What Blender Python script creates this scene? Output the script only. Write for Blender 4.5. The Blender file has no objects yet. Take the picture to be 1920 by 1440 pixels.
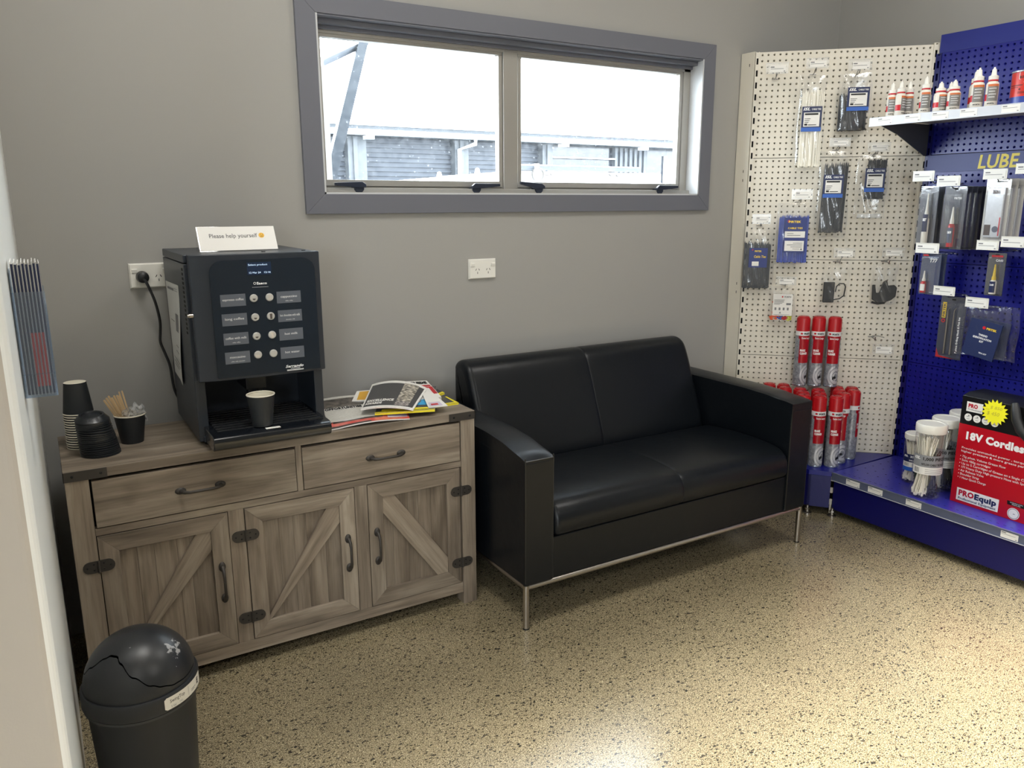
import bpy, bmesh, math, random
from mathutils import Vector, Matrix
random.seed(7)
sc = bpy.context.scene
col = sc.collection
PI = math.pi

# ------------------------------------------------------------------ camera, sky, lights, exposure
cd = bpy.data.cameras.new('camera')
cam = bpy.data.objects.new('camera', cd); col.objects.link(cam)
cd.sensor_width = 36.0; cd.sensor_fit = 'HORIZONTAL'
cd.lens = 1479.1 / 1920 * 36.0
cd.clip_start = 0.02; cd.clip_end = 300
YAW, PITCH, ROLL = 0.54073, 0.22423, -0.003734
fwd = Vector((math.sin(YAW)*math.cos(PITCH), math.cos(YAW)*math.cos(PITCH), -math.sin(PITCH)))
rt = Vector((math.cos(YAW), -math.sin(YAW), 0)); up = rt.cross(fwd)
r2 = rt*math.cos(ROLL) + up*math.sin(ROLL); u2 = -rt*math.sin(ROLL) + up*math.cos(ROLL)
M = Matrix((r2, u2, -fwd)).transposed().to_4x4()
M.translation = Vector((-0.80437, -2.70624, 1.35231))
cam.matrix_world = M
sc.camera = cam

world = bpy.data.worlds.new('overcast_sky'); sc.world = world; world.use_nodes = True
bg = world.node_tree.nodes['Background']
bg.inputs['Color'].default_value = (0.87, 0.945, 1.0, 1); bg.inputs['Strength'].default_value = 19.0

def area(name, loc, size, power, color, rot=(0, 0, 0), sy=None, portal=False):
    l = bpy.data.lights.new(name, 'AREA'); l.energy = power; l.color = color
    l.shape = 'RECTANGLE'; l.size = size; l.size_y = sy or size
    if portal: l.cycles.is_portal = True
    o = bpy.data.objects.new(name, l); col.objects.link(o); o.location = loc; o.rotation_euler = rot
    return o
# ceiling LED panels (their housings are built with the ceiling) and portals for the two openings
LED = [(-0.25, -1.30, 17), (1.7, -1.50, 12), (1.35, -4.4, 19), (-1.4, -4.4, 19), (-3.4, -4.2, 19)]
for lx, ly, pw in LED:
    area('ceiling_panel_light', (lx, ly, 2.97), 0.58, pw, (1.0, 0.985, 0.955))
# added lamp out of view; its narrowed beam makes the floor's shade edge
ADDED_LAMP = area('added_floor_light', (1.0, -2.25, 2.93), 3.2, 62, (1.0, 0.965, 0.90), sy=0.10); ADDED_LAMP.data.spread = math.radians(53)
area('daylight_portal', (0.93, 0.16, 1.68), 1.75, 1, (1, 1, 1), (-PI/2, 0, 0), 0.62, True)
area('daylight_portal', (-3.4, -6.48, 1.7), 1.4, 1, (1, 1, 1), (PI/2, 0, 0), 1.2, True)

sc.view_settings.view_transform = 'Standard'; sc.view_settings.look = 'None'
sc.view_settings.gamma = 1.0; sc.view_settings.use_curve_mapping = False
sc.view_settings.exposure = 0.25
sc.cycles.max_bounces = 10; sc.cycles.transparent_max_bounces = 24
sc.cycles.sample_clamp_indirect = 6.0
sc.cycles.use_denoising = True

# ------------------------------------------------------------------ materials
def lin(c):
    c = c/255.0
    return c/12.92 if c <= 0.04045 else ((c+0.055)/1.055)**2.4
def C(r, g, b): return (lin(r), lin(g), lin(b), 1)
MATS = {}
def newmat(name):
    m = bpy.data.materials.new(name); m.use_nodes = True
    nt = m.node_tree; b = nt.nodes['Principled BSDF']
    return m, nt, b
def N(nt, t, **kw):
    n = nt.nodes.new(t)
    for k, v in kw.items(): setattr(n, k, v)
    return n
def mat(name, c=(200, 200, 200), rough=0.5, metal=0.0, coat=0.0, bump=0.0, bscale=60, emit=0.0, spec=0.5, var=0.0):
    if name in MATS: return MATS[name]
    m, nt, b = newmat(name)
    col4 = C(*c); b.inputs['Base Color'].default_value = col4
    b.inputs['Roughness'].default_value = rough; b.inputs['Metallic'].default_value = metal
    b.inputs['Coat Weight'].default_value = coat; b.inputs['Specular IOR Level'].default_value = spec
    b.inputs['Coat Roughness'].default_value = 0.05
    if emit:
        b.inputs['Emission Color'].default_value = col4; b.inputs['Emission Strength'].default_value = emit
    if bump or var:
        tc = N(nt, 'ShaderNodeTexCoord'); no = N(nt, 'ShaderNodeTexNoise'); no.inputs['Scale'].default_value = bscale
        no.inputs['Detail'].default_value = 4
        nt.links.new(tc.outputs['Object'], no.inputs['Vector'])
        if bump:
            bp = N(nt, 'ShaderNodeBump'); bp.inputs['Strength'].default_value = bump; bp.inputs['Distance'].default_value = 0.002
            nt.links.new(no.outputs['Fac'], bp.inputs['Height']); nt.links.new(bp.outputs['Normal'], b.inputs['Normal'])
        if var:
            mx = N(nt, 'ShaderNodeMix', data_type='RGBA'); mx.inputs[6].default_value = tuple(x*(1-var) for x in col4[:3])+(1,)
            mx.inputs[7].default_value = tuple(min(1, x*(1+var)) for x in col4[:3])+(1,)
            nt.links.new(no.outputs['Fac'], mx.inputs[0]); nt.links.new(mx.outputs[2], b.inputs['Base Color'])
    MATS[name] = m
    return m
def film(name, c=(255, 255, 255), clear=0.86, rough=0.12, bump=0.5, bscale=45, haze=0.25):
    """thin clear plastic or glass: mostly see-through, glossy, a little milky"""
    if name in MATS: return MATS[name]
    m = bpy.data.materials.new(name); m.use_nodes = True; nt = m.node_tree
    nt.nodes.remove(nt.nodes['Principled BSDF']); out = nt.nodes['Material Output']
    tr = N(nt, 'ShaderNodeBsdfTransparent'); tr.inputs['Color'].default_value = C(*c)
    gl = N(nt, 'ShaderNodeBsdfGlossy'); gl.inputs['Roughness'].default_value = rough
    df = N(nt, 'ShaderNodeBsdfTranslucent') if False else N(nt, 'ShaderNodeBsdfDiffuse')
    df.inputs['Color'].default_value = (0.75, 0.76, 0.76, 1)
    a = N(nt, 'ShaderNodeMixShader'); a.inputs[0].default_value = haze
    nt.links.new(gl.outputs[0], a.inputs[1]); nt.links.new(df.outputs[0], a.inputs[2])
    fr = N(nt, 'ShaderNodeLayerWeight'); fr.inputs['Blend'].default_value = 0.5
    mp = N(nt, 'ShaderNodeMapRange'); mp.inputs['To Min'].default_value = 1-clear; mp.inputs['To Max'].default_value = min(1, 1-clear+0.35)
    pw = N(nt, 'ShaderNodeMath', operation='POWER'); pw.inputs[1].default_value = 2.5
    nt.links.new(fr.outputs['Facing'], pw.inputs[0]); nt.links.new(pw.outputs[0], mp.inputs['Value'])
    x = N(nt, 'ShaderNodeMixShader'); nt.links.new(mp.outputs[0], x.inputs[0])
    nt.links.new(tr.outputs[0], x.inputs[1]); nt.links.new(a.outputs[0], x.inputs[2])
    nt.links.new(x.outputs[0], out.inputs['Surface'])
    if bump:
        tc = N(nt, 'ShaderNodeTexCoord'); no = N(nt, 'ShaderNodeTexNoise'); no.inputs['Scale'].default_value = bscale
        nt.links.new(tc.outputs['Object'], no.inputs['Vector'])
        bp = N(nt, 'ShaderNodeBump'); bp.inputs['Strength'].default_value = bump; bp.inputs['Distance'].default_value = 0.004
        nt.links.new(no.outputs['Fac'], bp.inputs['Height']); nt.links.new(bp.outputs['Normal'], gl.inputs['Normal'])
        nt.links.new(bp.outputs['Normal'], fr.inputs['Normal'])
    MATS[name] = m
    return m

def wood(name, axis, tone=(1, 1, 1), rot=0.0):
    """weathered grey-brown laminate, grain running along axis (0 x, 1 y, 2 z)"""
    m, nt, b = newmat(name)
    tc = N(nt, 'ShaderNodeTexCoord'); oi = N(nt, 'ShaderNodeObjectInfo')
    add = N(nt, 'ShaderNodeVectorMath', operation='ADD'); sc3 = N(nt, 'ShaderNodeVectorMath', operation='SCALE')
    cmb = N(nt, 'ShaderNodeCombineXYZ')
    for i in range(3): nt.links.new(oi.outputs['Random'], cmb.inputs[i])
    nt.links.new(cmb.outputs[0], sc3.inputs[0]); sc3.inputs['Scale'].default_value = 9.0
    nt.links.new(tc.outputs['Object'], add.inputs[0]); nt.links.new(sc3.outputs[0], add.inputs[1])
    src = add.outputs[0]
    if rot:
        vr = N(nt, 'ShaderNodeVectorRotate', rotation_type='Y_AXIS'); vr.inputs['Angle'].default_value = rot
        nt.links.new(src, vr.inputs['Vector']); src = vr.outputs[0]
    def noise(along, across, det, dist=0.0):
        mp = N(nt, 'ShaderNodeMapping'); s = [across]*3; s[axis] = along
        mp.inputs['Scale'].default_value = s; nt.links.new(src, mp.inputs['Vector'])
        no = N(nt, 'ShaderNodeTexNoise'); no.inputs['Scale'].default_value = 1; no.inputs['Detail'].default_value = det
        no.inputs['Distortion'].default_value = dist
        nt.links.new(mp.outputs[0], no.inputs['Vector']); return no
    n1 = noise(2.2, 26, 5, 0.6); n2 = noise(9, 160, 3); n3 = noise(3.5, 9, 2, 1.0)
    r1 = N(nt, 'ShaderNodeValToRGB'); e = r1.color_ramp.elements
    t = lambda r, g, bb: tuple(x*y for x, y in zip(C(r, g, bb)[:3], tone))+(1,)
    e[0].position = 0.25; e[0].color = t(98, 88, 77); e[1].position = 0.72; e[1].color = t(164, 152, 136)
    q = e.new(0.46); q.color = t(135, 122, 107)
    nt.links.new(n1.outputs['Fac'], r1.inputs['Fac'])
    r2 = N(nt, 'ShaderNodeValToRGB'); e = r2.color_ramp.elements
    e[0].position = 0.33; e[0].color = (0.62, 0.60, 0.58, 1); e[1].position = 0.55; e[1].color = (1, 1, 1, 1)
    nt.links.new(n2.outputs['Fac'], r2.inputs['Fac'])
    r3 = N(nt, 'ShaderNodeValToRGB'); e = r3.color_ramp.elements
    e[0].position = 0.26; e[0].color = (0.50, 0.47, 0.44, 1); e[1].position = 0.42; e[1].color = (1, 1, 1, 1)
    nt.links.new(n3.outputs['Fac'], r3.inputs['Fac'])
    m1 = N(nt, 'ShaderNodeMix', data_type='RGBA', blend_type='MULTIPLY'); m1.inputs[0].default_value = 0.55
    nt.links.new(r1.outputs[0], m1.inputs[6]); nt.links.new(r2.outputs[0], m1.inputs[7])
    m2 = N(nt, 'ShaderNodeMix', data_type='RGBA', blend_type='MULTIPLY'); m2.inputs[0].default_value = 0.6
    nt.links.new(m1.outputs[2], m2.inputs[6]); nt.links.new(r3.outputs[0], m2.inputs[7])
    mr = N(nt, 'ShaderNodeMapRange'); mr.inputs['To Min'].default_value = 0.82; mr.inputs['To Max'].default_value = 1.12
    nt.links.new(oi.outputs['Random'], mr.inputs['Value'])
    m3 = N(nt, 'ShaderNodeVectorMath', operation='SCALE')
    nt.links.new(m2.outputs[2], m3.inputs[0]); nt.links.new(mr.outputs[0], m3.inputs['Scale'])
    nt.links.new(m3.outputs[0], b.inputs['Base Color'])
    b.inputs['Roughness'].default_value = 0.55
    bp = N(nt, 'ShaderNodeBump'); bp.inputs['Strength'].default_value = 0.25; bp.inputs['Distance'].default_value = 0.001
    nt.links.new(n2.outputs['Fac'], bp.inputs['Height']); nt.links.new(bp.outputs['Normal'], b.inputs['Normal'])
    MATS[name] = m
    return m

def concrete_floor():
    m, nt, b = newmat('polished_aggregate_concrete')
    tc = N(nt, 'ShaderNodeTexCoord')
    def mapping(s, rot=0):
        mp = N(nt, 'ShaderNodeMapping'); mp.inputs['Scale'].default_value = s; mp.inputs['Rotation'].default_value = (0, 0, rot)
        nt.links.new(tc.outputs['Object'], mp.inputs['Vector']); return mp
    # fine sand and matrix
    n0 = N(nt, 'ShaderNodeTexNoise'); n0.inputs['Scale'].default_value = 1.6; n0.inputs['Detail'].default_value = 3
    nt.links.new(tc.outputs['Object'], n0.inputs['Vector'])
    n1 = N(nt, 'ShaderNodeTexNoise'); n1.inputs['Scale'].default_value = 330; n1.inputs['Detail'].default_value = 2; n1.inputs['Roughness'].default_value = 0.6
    nt.links.new(tc.outputs['Object'], n1.inputs['Vector'])
    r1 = N(nt, 'ShaderNodeValToRGB'); e = r1.color_ramp.elements
    e[0].position = 0.36; e[0].color = C(97, 89, 69); e[1].position = 0.66; e[1].color = C(186, 177, 152)
    q = e.new(0.5); q.color = C(148, 137, 111)
    nt.links.new(n1.outputs['Fac'], r1.inputs['Fac'])
    r0 = N(nt, 'ShaderNodeValToRGB'); e = r0.color_ramp.elements
    e[0].position = 0.3; e[0].color = (0.82, 0.80, 0.76, 1); e[1].position = 0.7; e[1].color = (1.08, 1.05, 1.0, 1)
    nt.links.new(n0.outputs['Fac'], r0.inputs['Fac'])
    mm = N(nt, 'ShaderNodeMix', data_type='RGBA', blend_type='MULTIPLY'); mm.inputs[0].default_value = 1
    nt.links.new(r1.outputs[0], mm.inputs[6]); nt.links.new(r0.outputs[0], mm.inputs[7])
    cur = mm.outputs[2]
    # aggregate chips: cells of a warped voronoi, a share of them exposed
    def chips(scale, share, size, dark, stretch, rot, seed):
        nonlocal cur
        w = N(nt, 'ShaderNodeTexNoise'); w.inputs['Scale'].default_value = scale*1.3; nt.links.new(tc.outputs['Object'], w.inputs['Vector'])
        sub = N(nt, 'ShaderNodeVectorMath', operation='SCALE'); sub.inputs['Scale'].default_value = 0.9/scale
        nt.links.new(w.outputs['Color'], sub.inputs[0])
        ad = N(nt, 'ShaderNodeVectorMath', operation='ADD'); nt.links.new(tc.outputs['Object'], ad.inputs[0]); nt.links.new(sub.outputs[0], ad.inputs[1])
        mp = N(nt, 'ShaderNodeMapping'); mp.inputs['Scale'].default_value = (1, stretch, 1); mp.inputs['Rotation'].default_value = (0, 0, rot)
        mp.inputs['Location'].default_value = (seed, seed*1.7, 0)
        nt.links.new(ad.outputs[0], mp.inputs['Vector'])
        vo = N(nt, 'ShaderNodeTexVoronoi'); vo.voronoi_dimensions = '2D'; vo.inputs['Scale'].default_value = scale
        nt.links.new(mp.outputs[0], vo.inputs['Vector'])
        sep = N(nt, 'ShaderNodeSeparateColor'); nt.links.new(vo.outputs['Color'], sep.inputs[0])
        pick = N(nt, 'ShaderNodeMath', operation='LESS_THAN'); pick.inputs[1].default_value = share
        nt.links.new(sep.outputs[0], pick.inputs[0])
        sz = N(nt, 'ShaderNodeMath', operation='MULTIPLY_ADD'); sz.inputs[1].default_value = size*0.6; sz.inputs[2].default_value = size*0.5
        nt.links.new(sep.outputs[1], sz.inputs[0])
        near = N(nt, 'ShaderNodeMath', operation='LESS_THAN'); nt.links.new(vo.outputs['Distance'], near.inputs[0]); nt.links.new(sz.outputs[0], near.inputs[1])
        f = N(nt, 'ShaderNodeMath', operation='MULTIPLY'); nt.links.new(pick.outputs[0], f.inputs[0]); nt.links.new(near.outputs[0], f.inputs[1])
        rc = N(nt, 'ShaderNodeValToRGB'); e = rc.color_ramp.elements
        e[0].color = dark[0]; e[1].color = dark[1]
        nt.links.new(sep.outputs[2], rc.inputs['Fac'])
        mx = N(nt, 'ShaderNodeMix', data_type='RGBA'); nt.links.new(f.outputs[0], mx.inputs[0])
        nt.links.new(cur, mx.inputs[6]); nt.links.new(rc.outputs[0], mx.inputs[7]); cur = mx.outputs[2]
    chips(330, 0.26, 0.45, (C(50, 44, 32), C(96, 86, 64)), 1.3, 0.3, 3)
    chips(240, 0.10, 0.40, (C(206, 196, 164), C(176, 162, 124)), 1.2, 1.1, 11)
    chips(170, 0.17, 0.40, (C(34, 30, 24), C(72, 64, 48)), 1.7, 0.5, 23)
    chips(88, 0.13, 0.36, (C(28, 26, 22), C(62, 56, 44)), 2.0, 0.35, 37)
    chips(56, 0.06, 0.32, (C(36, 34, 30), C(84, 78, 66)), 1.8, 1.2, 51)
    nt.links.new(cur, b.inputs['Base Color'])
    rr = N(nt, 'ShaderNodeMapRange'); rr.inputs['To Min'].default_value = 0.17; rr.inputs['To Max'].default_value = 0.27
    nt.links.new(n0.outputs['Fac'], rr.inputs['Value']); nt.links.new(rr.outputs[0], b.inputs['Roughness'])
    b.inputs['Specular IOR Level'].default_value = 0.5; b.inputs['Coat Weight'].default_value = 0.6; b.inputs['Coat Roughness'].default_value = 0.22
    return m

# ------------------------------------------------------------------ mesh helpers
class MB:
    def __init__(s): s.v = []; s.f = []; s.m = []; s.sm = []
    def add(s, vs, fs, mi=0, smooth=False, T=None):
        o = len(s.v)
        for p in vs:
            p = Vector(p)
            if T is not None: p = T @ p
            s.v.append(tuple(p))
        for q in fs:
            s.f.append(tuple(i+o for i in q)); s.m.append(mi); s.sm.append(smooth)
        return s
    def box(s, a, b, mi=0, T=None):
        (x0, y0, z0), (x1, y1, z1) = [min(p, q) for p, q in zip(a, b)], [max(p, q) for p, q in zip(a, b)]
        return s.add([(x0, y0, z0), (x1, y0, z0), (x1, y1, z0), (x0, y1, z0), (x0, y0, z1), (x1, y0, z1), (x1, y1, z1), (x0, y1, z1)],
            [(0, 3, 2, 1), (4, 5, 6, 7), (0, 1, 5, 4), (1, 2, 6, 5), (2, 3, 7, 6), (3, 0, 4, 7)], mi, False, T)
    def cyl(s, p0, p1, r0, r1=None, n=16, mi=0, caps=True, T=None):
        r1 = r0 if r1 is None else r1
        p0 = Vector(p0); p1 = Vector(p1); d = (p1-p0).normalized()
        a = d.orthogonal().normalized(); b = d.cross(a)
        vs = []
        for k in range(n):
            t = 2*PI*k/n; u = a*math.cos(t)+b*math.sin(t)
            vs.append(p0+u*r0); vs.append(p1+u*r1)
        fs = [(2*k, 2*((k+1) % n), 2*((k+1) % n)+1, 2*k+1) for k in range(n)]
        s.add(vs, fs, mi, True, T)
        if caps:
            s.add([vs[2*k] for k in range(n)][::-1], [tuple(range(n))], mi, False, T)
            s.add([vs[2*k+1] for k in range(n)], [tuple(range(n))], mi, False, T)
        return s
    def lathe(s, prof, n=24, c=(0, 0, 0), mi=0, T=None, mis=None, a0=0.0, a1=2*PI):
        full = abs(a1-a0-2*PI) < 1e-6; k = n if full else n+1
        vs = [(c[0]+r*math.cos(a0+(a1-a0)*i/n), c[1]+r*math.sin(a0+(a1-a0)*i/n), c[2]+z) for r, z in prof for i in range(k)]
        for j in range(len(prof)-1):
            fs = [(j*k+i, j*k+(i+1) % k, (j+1)*k+(i+1) % k, (j+1)*k+i) for i in range(n)]
            o = len(s.v)
            if j == 0: s.add(vs, [], mi, True, T); base = o
            for q in fs: s.f.append(tuple(i+base for i in q)); s.m.append(mis[j] if mis else mi); s.sm.append(True)
        return s
    def tube(s, path, r, n=8, mi=0, caps=True, T=None):
        P = [Vector(p) for p in path]; vs = []; a = None
        for i, p in enumerate(P):
            d = (P[min(i+1, len(P)-1)]-P[max(i-1, 0)]).normalized()
            if a is None: a = d.orthogonal().normalized()
            a = (a-d*a.dot(d)).normalized(); b = d.cross(a)
            rr = r[i] if isinstance(r, (list, tuple)) else r
            for k in range(n):
                t = 2*PI*k/n; vs.append(p+(a*math.cos(t)+b*math.sin(t))*rr)
        fs = [(i*n+k, i*n+(k+1) % n, (i+1)*n+(k+1) % n, (i+1)*n+k) for i in range(len(P)-1) for k in range(n)]
        s.add(vs, fs, mi, True, T)
        if caps:
            s.add(vs[:n][::-1], [tuple(range(n))], mi, False, T); s.add(vs[-n:], [tuple(range(n))], mi, False, T)
        return s
    def prism(s, poly, axis, t0, t1, mi=0, T=None):
        """extrude a polygon; axis 0: poly is (y,z) along x, 1: (x,z) along y, 2: (x,y) along z"""
        mk = {0: lambda p, t: (t, p[0], p[1]), 1: lambda p, t: (p[0], t, p[1]), 2: lambda p, t: (p[0], p[1], t)}[axis]
        n = len(poly); vs = [mk(p, t0) for p in poly]+[mk(p, t1) for p in poly]
        fs = [tuple(range(n))[::-1], tuple(range(n, 2*n))]+[(i, (i+1) % n, n+(i+1) % n, n+i) for i in range(n)]
        return s.add(vs, fs, mi, False, T)
    def grid(s, fn, nu, nv, mi=0, smooth=True, T=None):
        vs = [fn(i/nu, j/nv) for j in range(nv+1) for i in range(nu+1)]
        fs = [(j*(nu+1)+i, j*(nu+1)+i+1, (j+1)*(nu+1)+i+1, (j+1)*(nu+1)+i) for j in range(nv) for i in range(nu)]
        return s.add(vs, fs, mi, smooth, T)
    def mesh(s, name, mats):
        me = bpy.data.meshes.new(name); me.from_pydata(s.v, [], s.f)
        for m in (mats if isinstance(mats, (list, tuple)) else [mats]): me.materials.append(m)
        me.polygons.foreach_set('material_index', s.m); me.polygons.foreach_set('use_smooth', s.sm)
        bm = bmesh.new(); bm.from_mesh(me); bmesh.ops.recalc_face_normals(bm, faces=bm.faces); bm.to_mesh(me); bm.free()
        if any(s.sm):
            try: me.set_sharp_from_angle(angle=0.7)
            except Exception: pass
        me.update(); return me
ORG = {}
def obj(name, mb, mats, parent=None, bevel=0.0, seg=2, local=False, fix=True):
    """one mesh object; coordinates are world metres unless local (then the parent's own frame)"""
    me = mb if isinstance(mb, bpy.types.Mesh) else mb.mesh(name, mats)
    o = bpy.data.objects.new(name, me); col.objects.link(o)
    if parent is not None:
        o.parent = parent
        ORG[o.name] = ORG.get(parent.name, Vector((0, 0, 0)))
        if not local: me.transform(Matrix.Translation(-ORG[o.name]))
    if bevel:
        b = o.modifiers.new('bevel', 'BEVEL'); b.width = bevel; b.segments = seg; b.limit_method = 'ANGLE'; b.angle_limit = 0.6
        b.harden_normals = True
        me.polygons.foreach_set('use_smooth', [True]*len(me.polygons))
    return o
def thing(name, label, cat, loc=(0, 0, 0), rotz=0.0, group=None):
    o = bpy.data.objects.new(name, None); col.objects.link(o); o.empty_display_size = 0.05
    o.location = loc; o.rotation_euler = (0, 0, rotz); ORG[o.name] = Vector(loc)
    return tag(o, label, cat, group)
def tag(o, label, cat, group=None):
    o['label'] = label; o['category'] = cat
    if group: o['group'] = group
    return o
def struct(o): o['kind'] = 'structure'; return o
def stuff(o): o['kind'] = 'stuff'; return o
def dup(root, loc=None, rotz=None, label=None, group=None):
    def cp(o, par):
        c = o.copy(); col.objects.link(c); ORG[c.name] = ORG.get(o.name, Vector())
        if par is not None: c.parent = par
        for ch in [x for x in col.objects if x.parent is o]: cp(ch, c)
        return c
    r = cp(root, None)
    if loc is not None: r.location = loc; ORG[r.name] = Vector(loc)
    if rotz is not None: r.rotation_euler = (0, 0, rotz)
    if label: r['label'] = label
    if group: r['group'] = group
    return r

TXT = {}
def text_geo(body, bold=0.0, shear=0.0):
    k = (body, bold, shear)
    if k not in TXT:
        cu = bpy.data.curves.new('t', 'FONT'); cu.body = body; cu.size = 1.0; cu.offset = bold; cu.shear = shear
        cu.resolution_u = 2; cu.space_character = 1.0+bold*1.5
        o = bpy.data.objects.new('t', cu)
        me = o.to_mesh()
        vs = [tuple(v.co) for v in me.vertices]; fs = [tuple(p.vertices) for p in me.polygons]
        o.to_mesh_clear(); bpy.data.objects.remove(o); bpy.data.curves.remove(cu)
        TXT[k] = (vs, fs)
    return TXT[k]
def txt_mb(mb, body, x, z, h, fn, width=None, bold=0.0, shear=0.0, align='L', mi=0):
    """letters of cap height h at (x,z) of a sheet; fn maps sheet (x,z) to 3D"""
    vs, fs = text_geo(body, bold, shear)
    if not vs: return mb
    xs = [v[0] for v in vs]; x0, x1 = min(xs), max(xs); s = h/0.72; sx = s
    if width: sx = width/max(1e-6, x1-x0)
    w = (x1-x0)*sx; dx = x - (0 if align == 'L' else w/2 if align == 'C' else w)
    return mb.add([fn(dx+(v[0]-x0)*sx, z+v[1]*s) for v in vs], fs, mi)
def txt(parent, m, items, fn, local=True, name='lettering'):
    """items: (body, x, z, h, dict) all joined into one lettering part"""
    mb = MB()
    for it in items:
        body, x, z, h = it[:4]; txt_mb(mb, body, x, z, h, fn, **(it[4] if len(it) > 4 else {}))
    return obj(name, mb, m, parent, local=local)
def front(y): return lambda x, z: (x, y, z)
def rect(mb, x0, z0, x1, z1, fn, nx=1, mi=0):
    return mb.grid(lambda u, v: fn(x0+(x1-x0)*u, z0+(z1-z0)*v), nx, 1, mi, nx > 1)
def disc(mb, x, z, r, fn, n=16, mi=0):
    return mb.add([fn(x+r*math.cos(2*PI*k/n), z+r*math.sin(2*PI*k/n)) for k in range(n)], [tuple(range(n))], mi)

# shared materials
M_wall = mat('grey_wall_paint', (158, 157, 153), 0.55, bump=0.08, bscale=300)
M_nib = mat('off_white_wall_paint', (174, 167, 157), 0.45, bump=0.08, bscale=300)
M_ceil = mat('ceiling_white', (225, 222, 214), 0.8)
M_trim = mat('dark_grey_trim_paint', (106, 108, 117), 0.4)
M_alu = mat('anodised_aluminium', (170, 167, 160), 0.38, metal=0.55)
M_latch = mat('dark_latch_plastic', (30, 36, 50), 0.35)
M_white = mat('white_plastic', (232, 230, 222), 0.35)
M_black = mat('black_plastic', (22, 24, 27), 0.42)
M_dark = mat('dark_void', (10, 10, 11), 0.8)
M_steel = mat('brushed_steel', (178, 172, 165), 0.28, metal=1.0)
M_wire = mat('zinc_wire', (150, 150, 150), 0.3, metal=1.0)
M_iron = mat('dark_iron', (66, 62, 58), 0.5, metal=0.4)
M_paper = mat('white_paper', (233, 231, 226), 0.6)
M_ink = mat('black_ink', (28, 28, 30), 0.6)
M_greyink = mat('grey_ink', (120, 120, 122), 0.6)
M_wtxt = mat('white_ink', (240, 240, 240), 0.6)
M_navy = mat('navy_print', (22, 34, 78), 0.4)
M_midblue = mat('mid_blue_print', (40, 92, 180), 0.4)
M_yellow = mat('yellow_print', (240, 205, 50), 0.4)
M_red = mat('red_print', (196, 24, 38), 0.4)
M_film = film('clear_bag_film', clear=0.93, rough=0.14, bump=0.4, bscale=32, haze=0.2)
M_blister = film('clear_blister', clear=0.84, rough=0.08, bump=0.15, bscale=20, haze=0.15)
M_jar = film('clear_jar_plastic', clear=0.9, rough=0.06, bump=0.0, haze=0.1)

# ------------------------------------------------------------------ room shell
XL, XR, YB, H = -0.84, 2.68, -6.5, 3.0
WX0, WX1, WZ0, WZ1 = 0.073, 1.792, 1.388, 1.961          # window opening
b = MB(); b.grid(lambda u, v: (-4.6+7.4*u, YB-0.2+6.7*v, 0), 1, 1, 0, False)
struct(obj('floor', b, concrete_floor()))
b = MB(); WT = 0.104
b.box((-1.2, 0.0, 0), (WX0, WT, H)); b.box((WX1, 0, 0), (XR+0.1, WT, H))
b.box((WX0, 0, 0), (WX1, WT, WZ0)); b.box((WX0, 0, WZ1), (WX1, WT, H))
struct(obj('wall_back', b, M_wall))
b = MB(); b.box((XR, YB, 0), (XR+0.1, 0, H)); struct(obj('wall_right', b, M_wall))
# left nib wall with a rounded plaster corner, then the return running left
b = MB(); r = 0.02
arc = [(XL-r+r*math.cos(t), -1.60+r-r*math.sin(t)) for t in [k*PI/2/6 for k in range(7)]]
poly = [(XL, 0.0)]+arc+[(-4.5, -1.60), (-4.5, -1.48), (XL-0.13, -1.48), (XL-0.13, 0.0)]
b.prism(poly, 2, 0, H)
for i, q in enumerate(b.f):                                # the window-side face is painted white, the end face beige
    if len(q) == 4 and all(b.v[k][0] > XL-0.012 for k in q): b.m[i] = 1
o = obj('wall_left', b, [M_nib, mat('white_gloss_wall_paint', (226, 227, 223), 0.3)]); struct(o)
b = MB(); b.box((-4.6, YB, 0), (-4.5, -1.48, H)); struct(obj('wall_far_left', b, M_nib))
b = MB(); b.box((-4.6, YB-0.1, 0), (-4.1, YB, H)); b.box((-2.7, YB-0.1, 0), (XR+0.1, YB, H))
b.box((-4.1, YB-0.1, 2.3), (-2.7, YB, H)); b.box((-4.1, YB-0.1, 0), (-2.7, YB, 1.1)); struct(obj('wall_front', b, M_wall))
b = MB(); b.box((-4.6, YB-0.1, H), (XR+0.1, WT, H+0.1)); struct(obj('ceiling', b, M_ceil))
m_led = mat('led_diffuser', (255, 244, 225), 0.5, emit=2.0)
for lx, ly, pw in LED:
    b = MB(); b.box((lx-0.3, ly-0.3, H-0.012), (lx+0.3, ly+0.3, H-0.0005))
    t = thing('ceiling_light', 'square white ceiling light panel %s' % {-0.25: 'above the sideboard', 1.7: 'above the sofa end', 1.35: 'at the rear right of the shop', -1.4: 'at the rear middle of the shop', -3.4: 'in the far left bay'}[lx], 'light', (lx, ly, H-0.01), group='ceiling light panels')
    obj('frame', b, M_white, t)
    b = MB(); b.box((lx-0.285, ly-0.285, H-0.0135), (lx+0.285, ly+0.285, H-0.0118)); obj('diffuser', b, m_led, t)

t = thing('added_light_body', 'long white louvred ceiling batten light across the shop', 'light', (1.0, -2.25, 2.97))  # body for the added lamp above the floor, never in view
b = MB(); b.box((-0.62, -2.33, 2.94), (2.62, -2.17, 2.999)); obj('housing', b, M_white, t)
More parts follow.
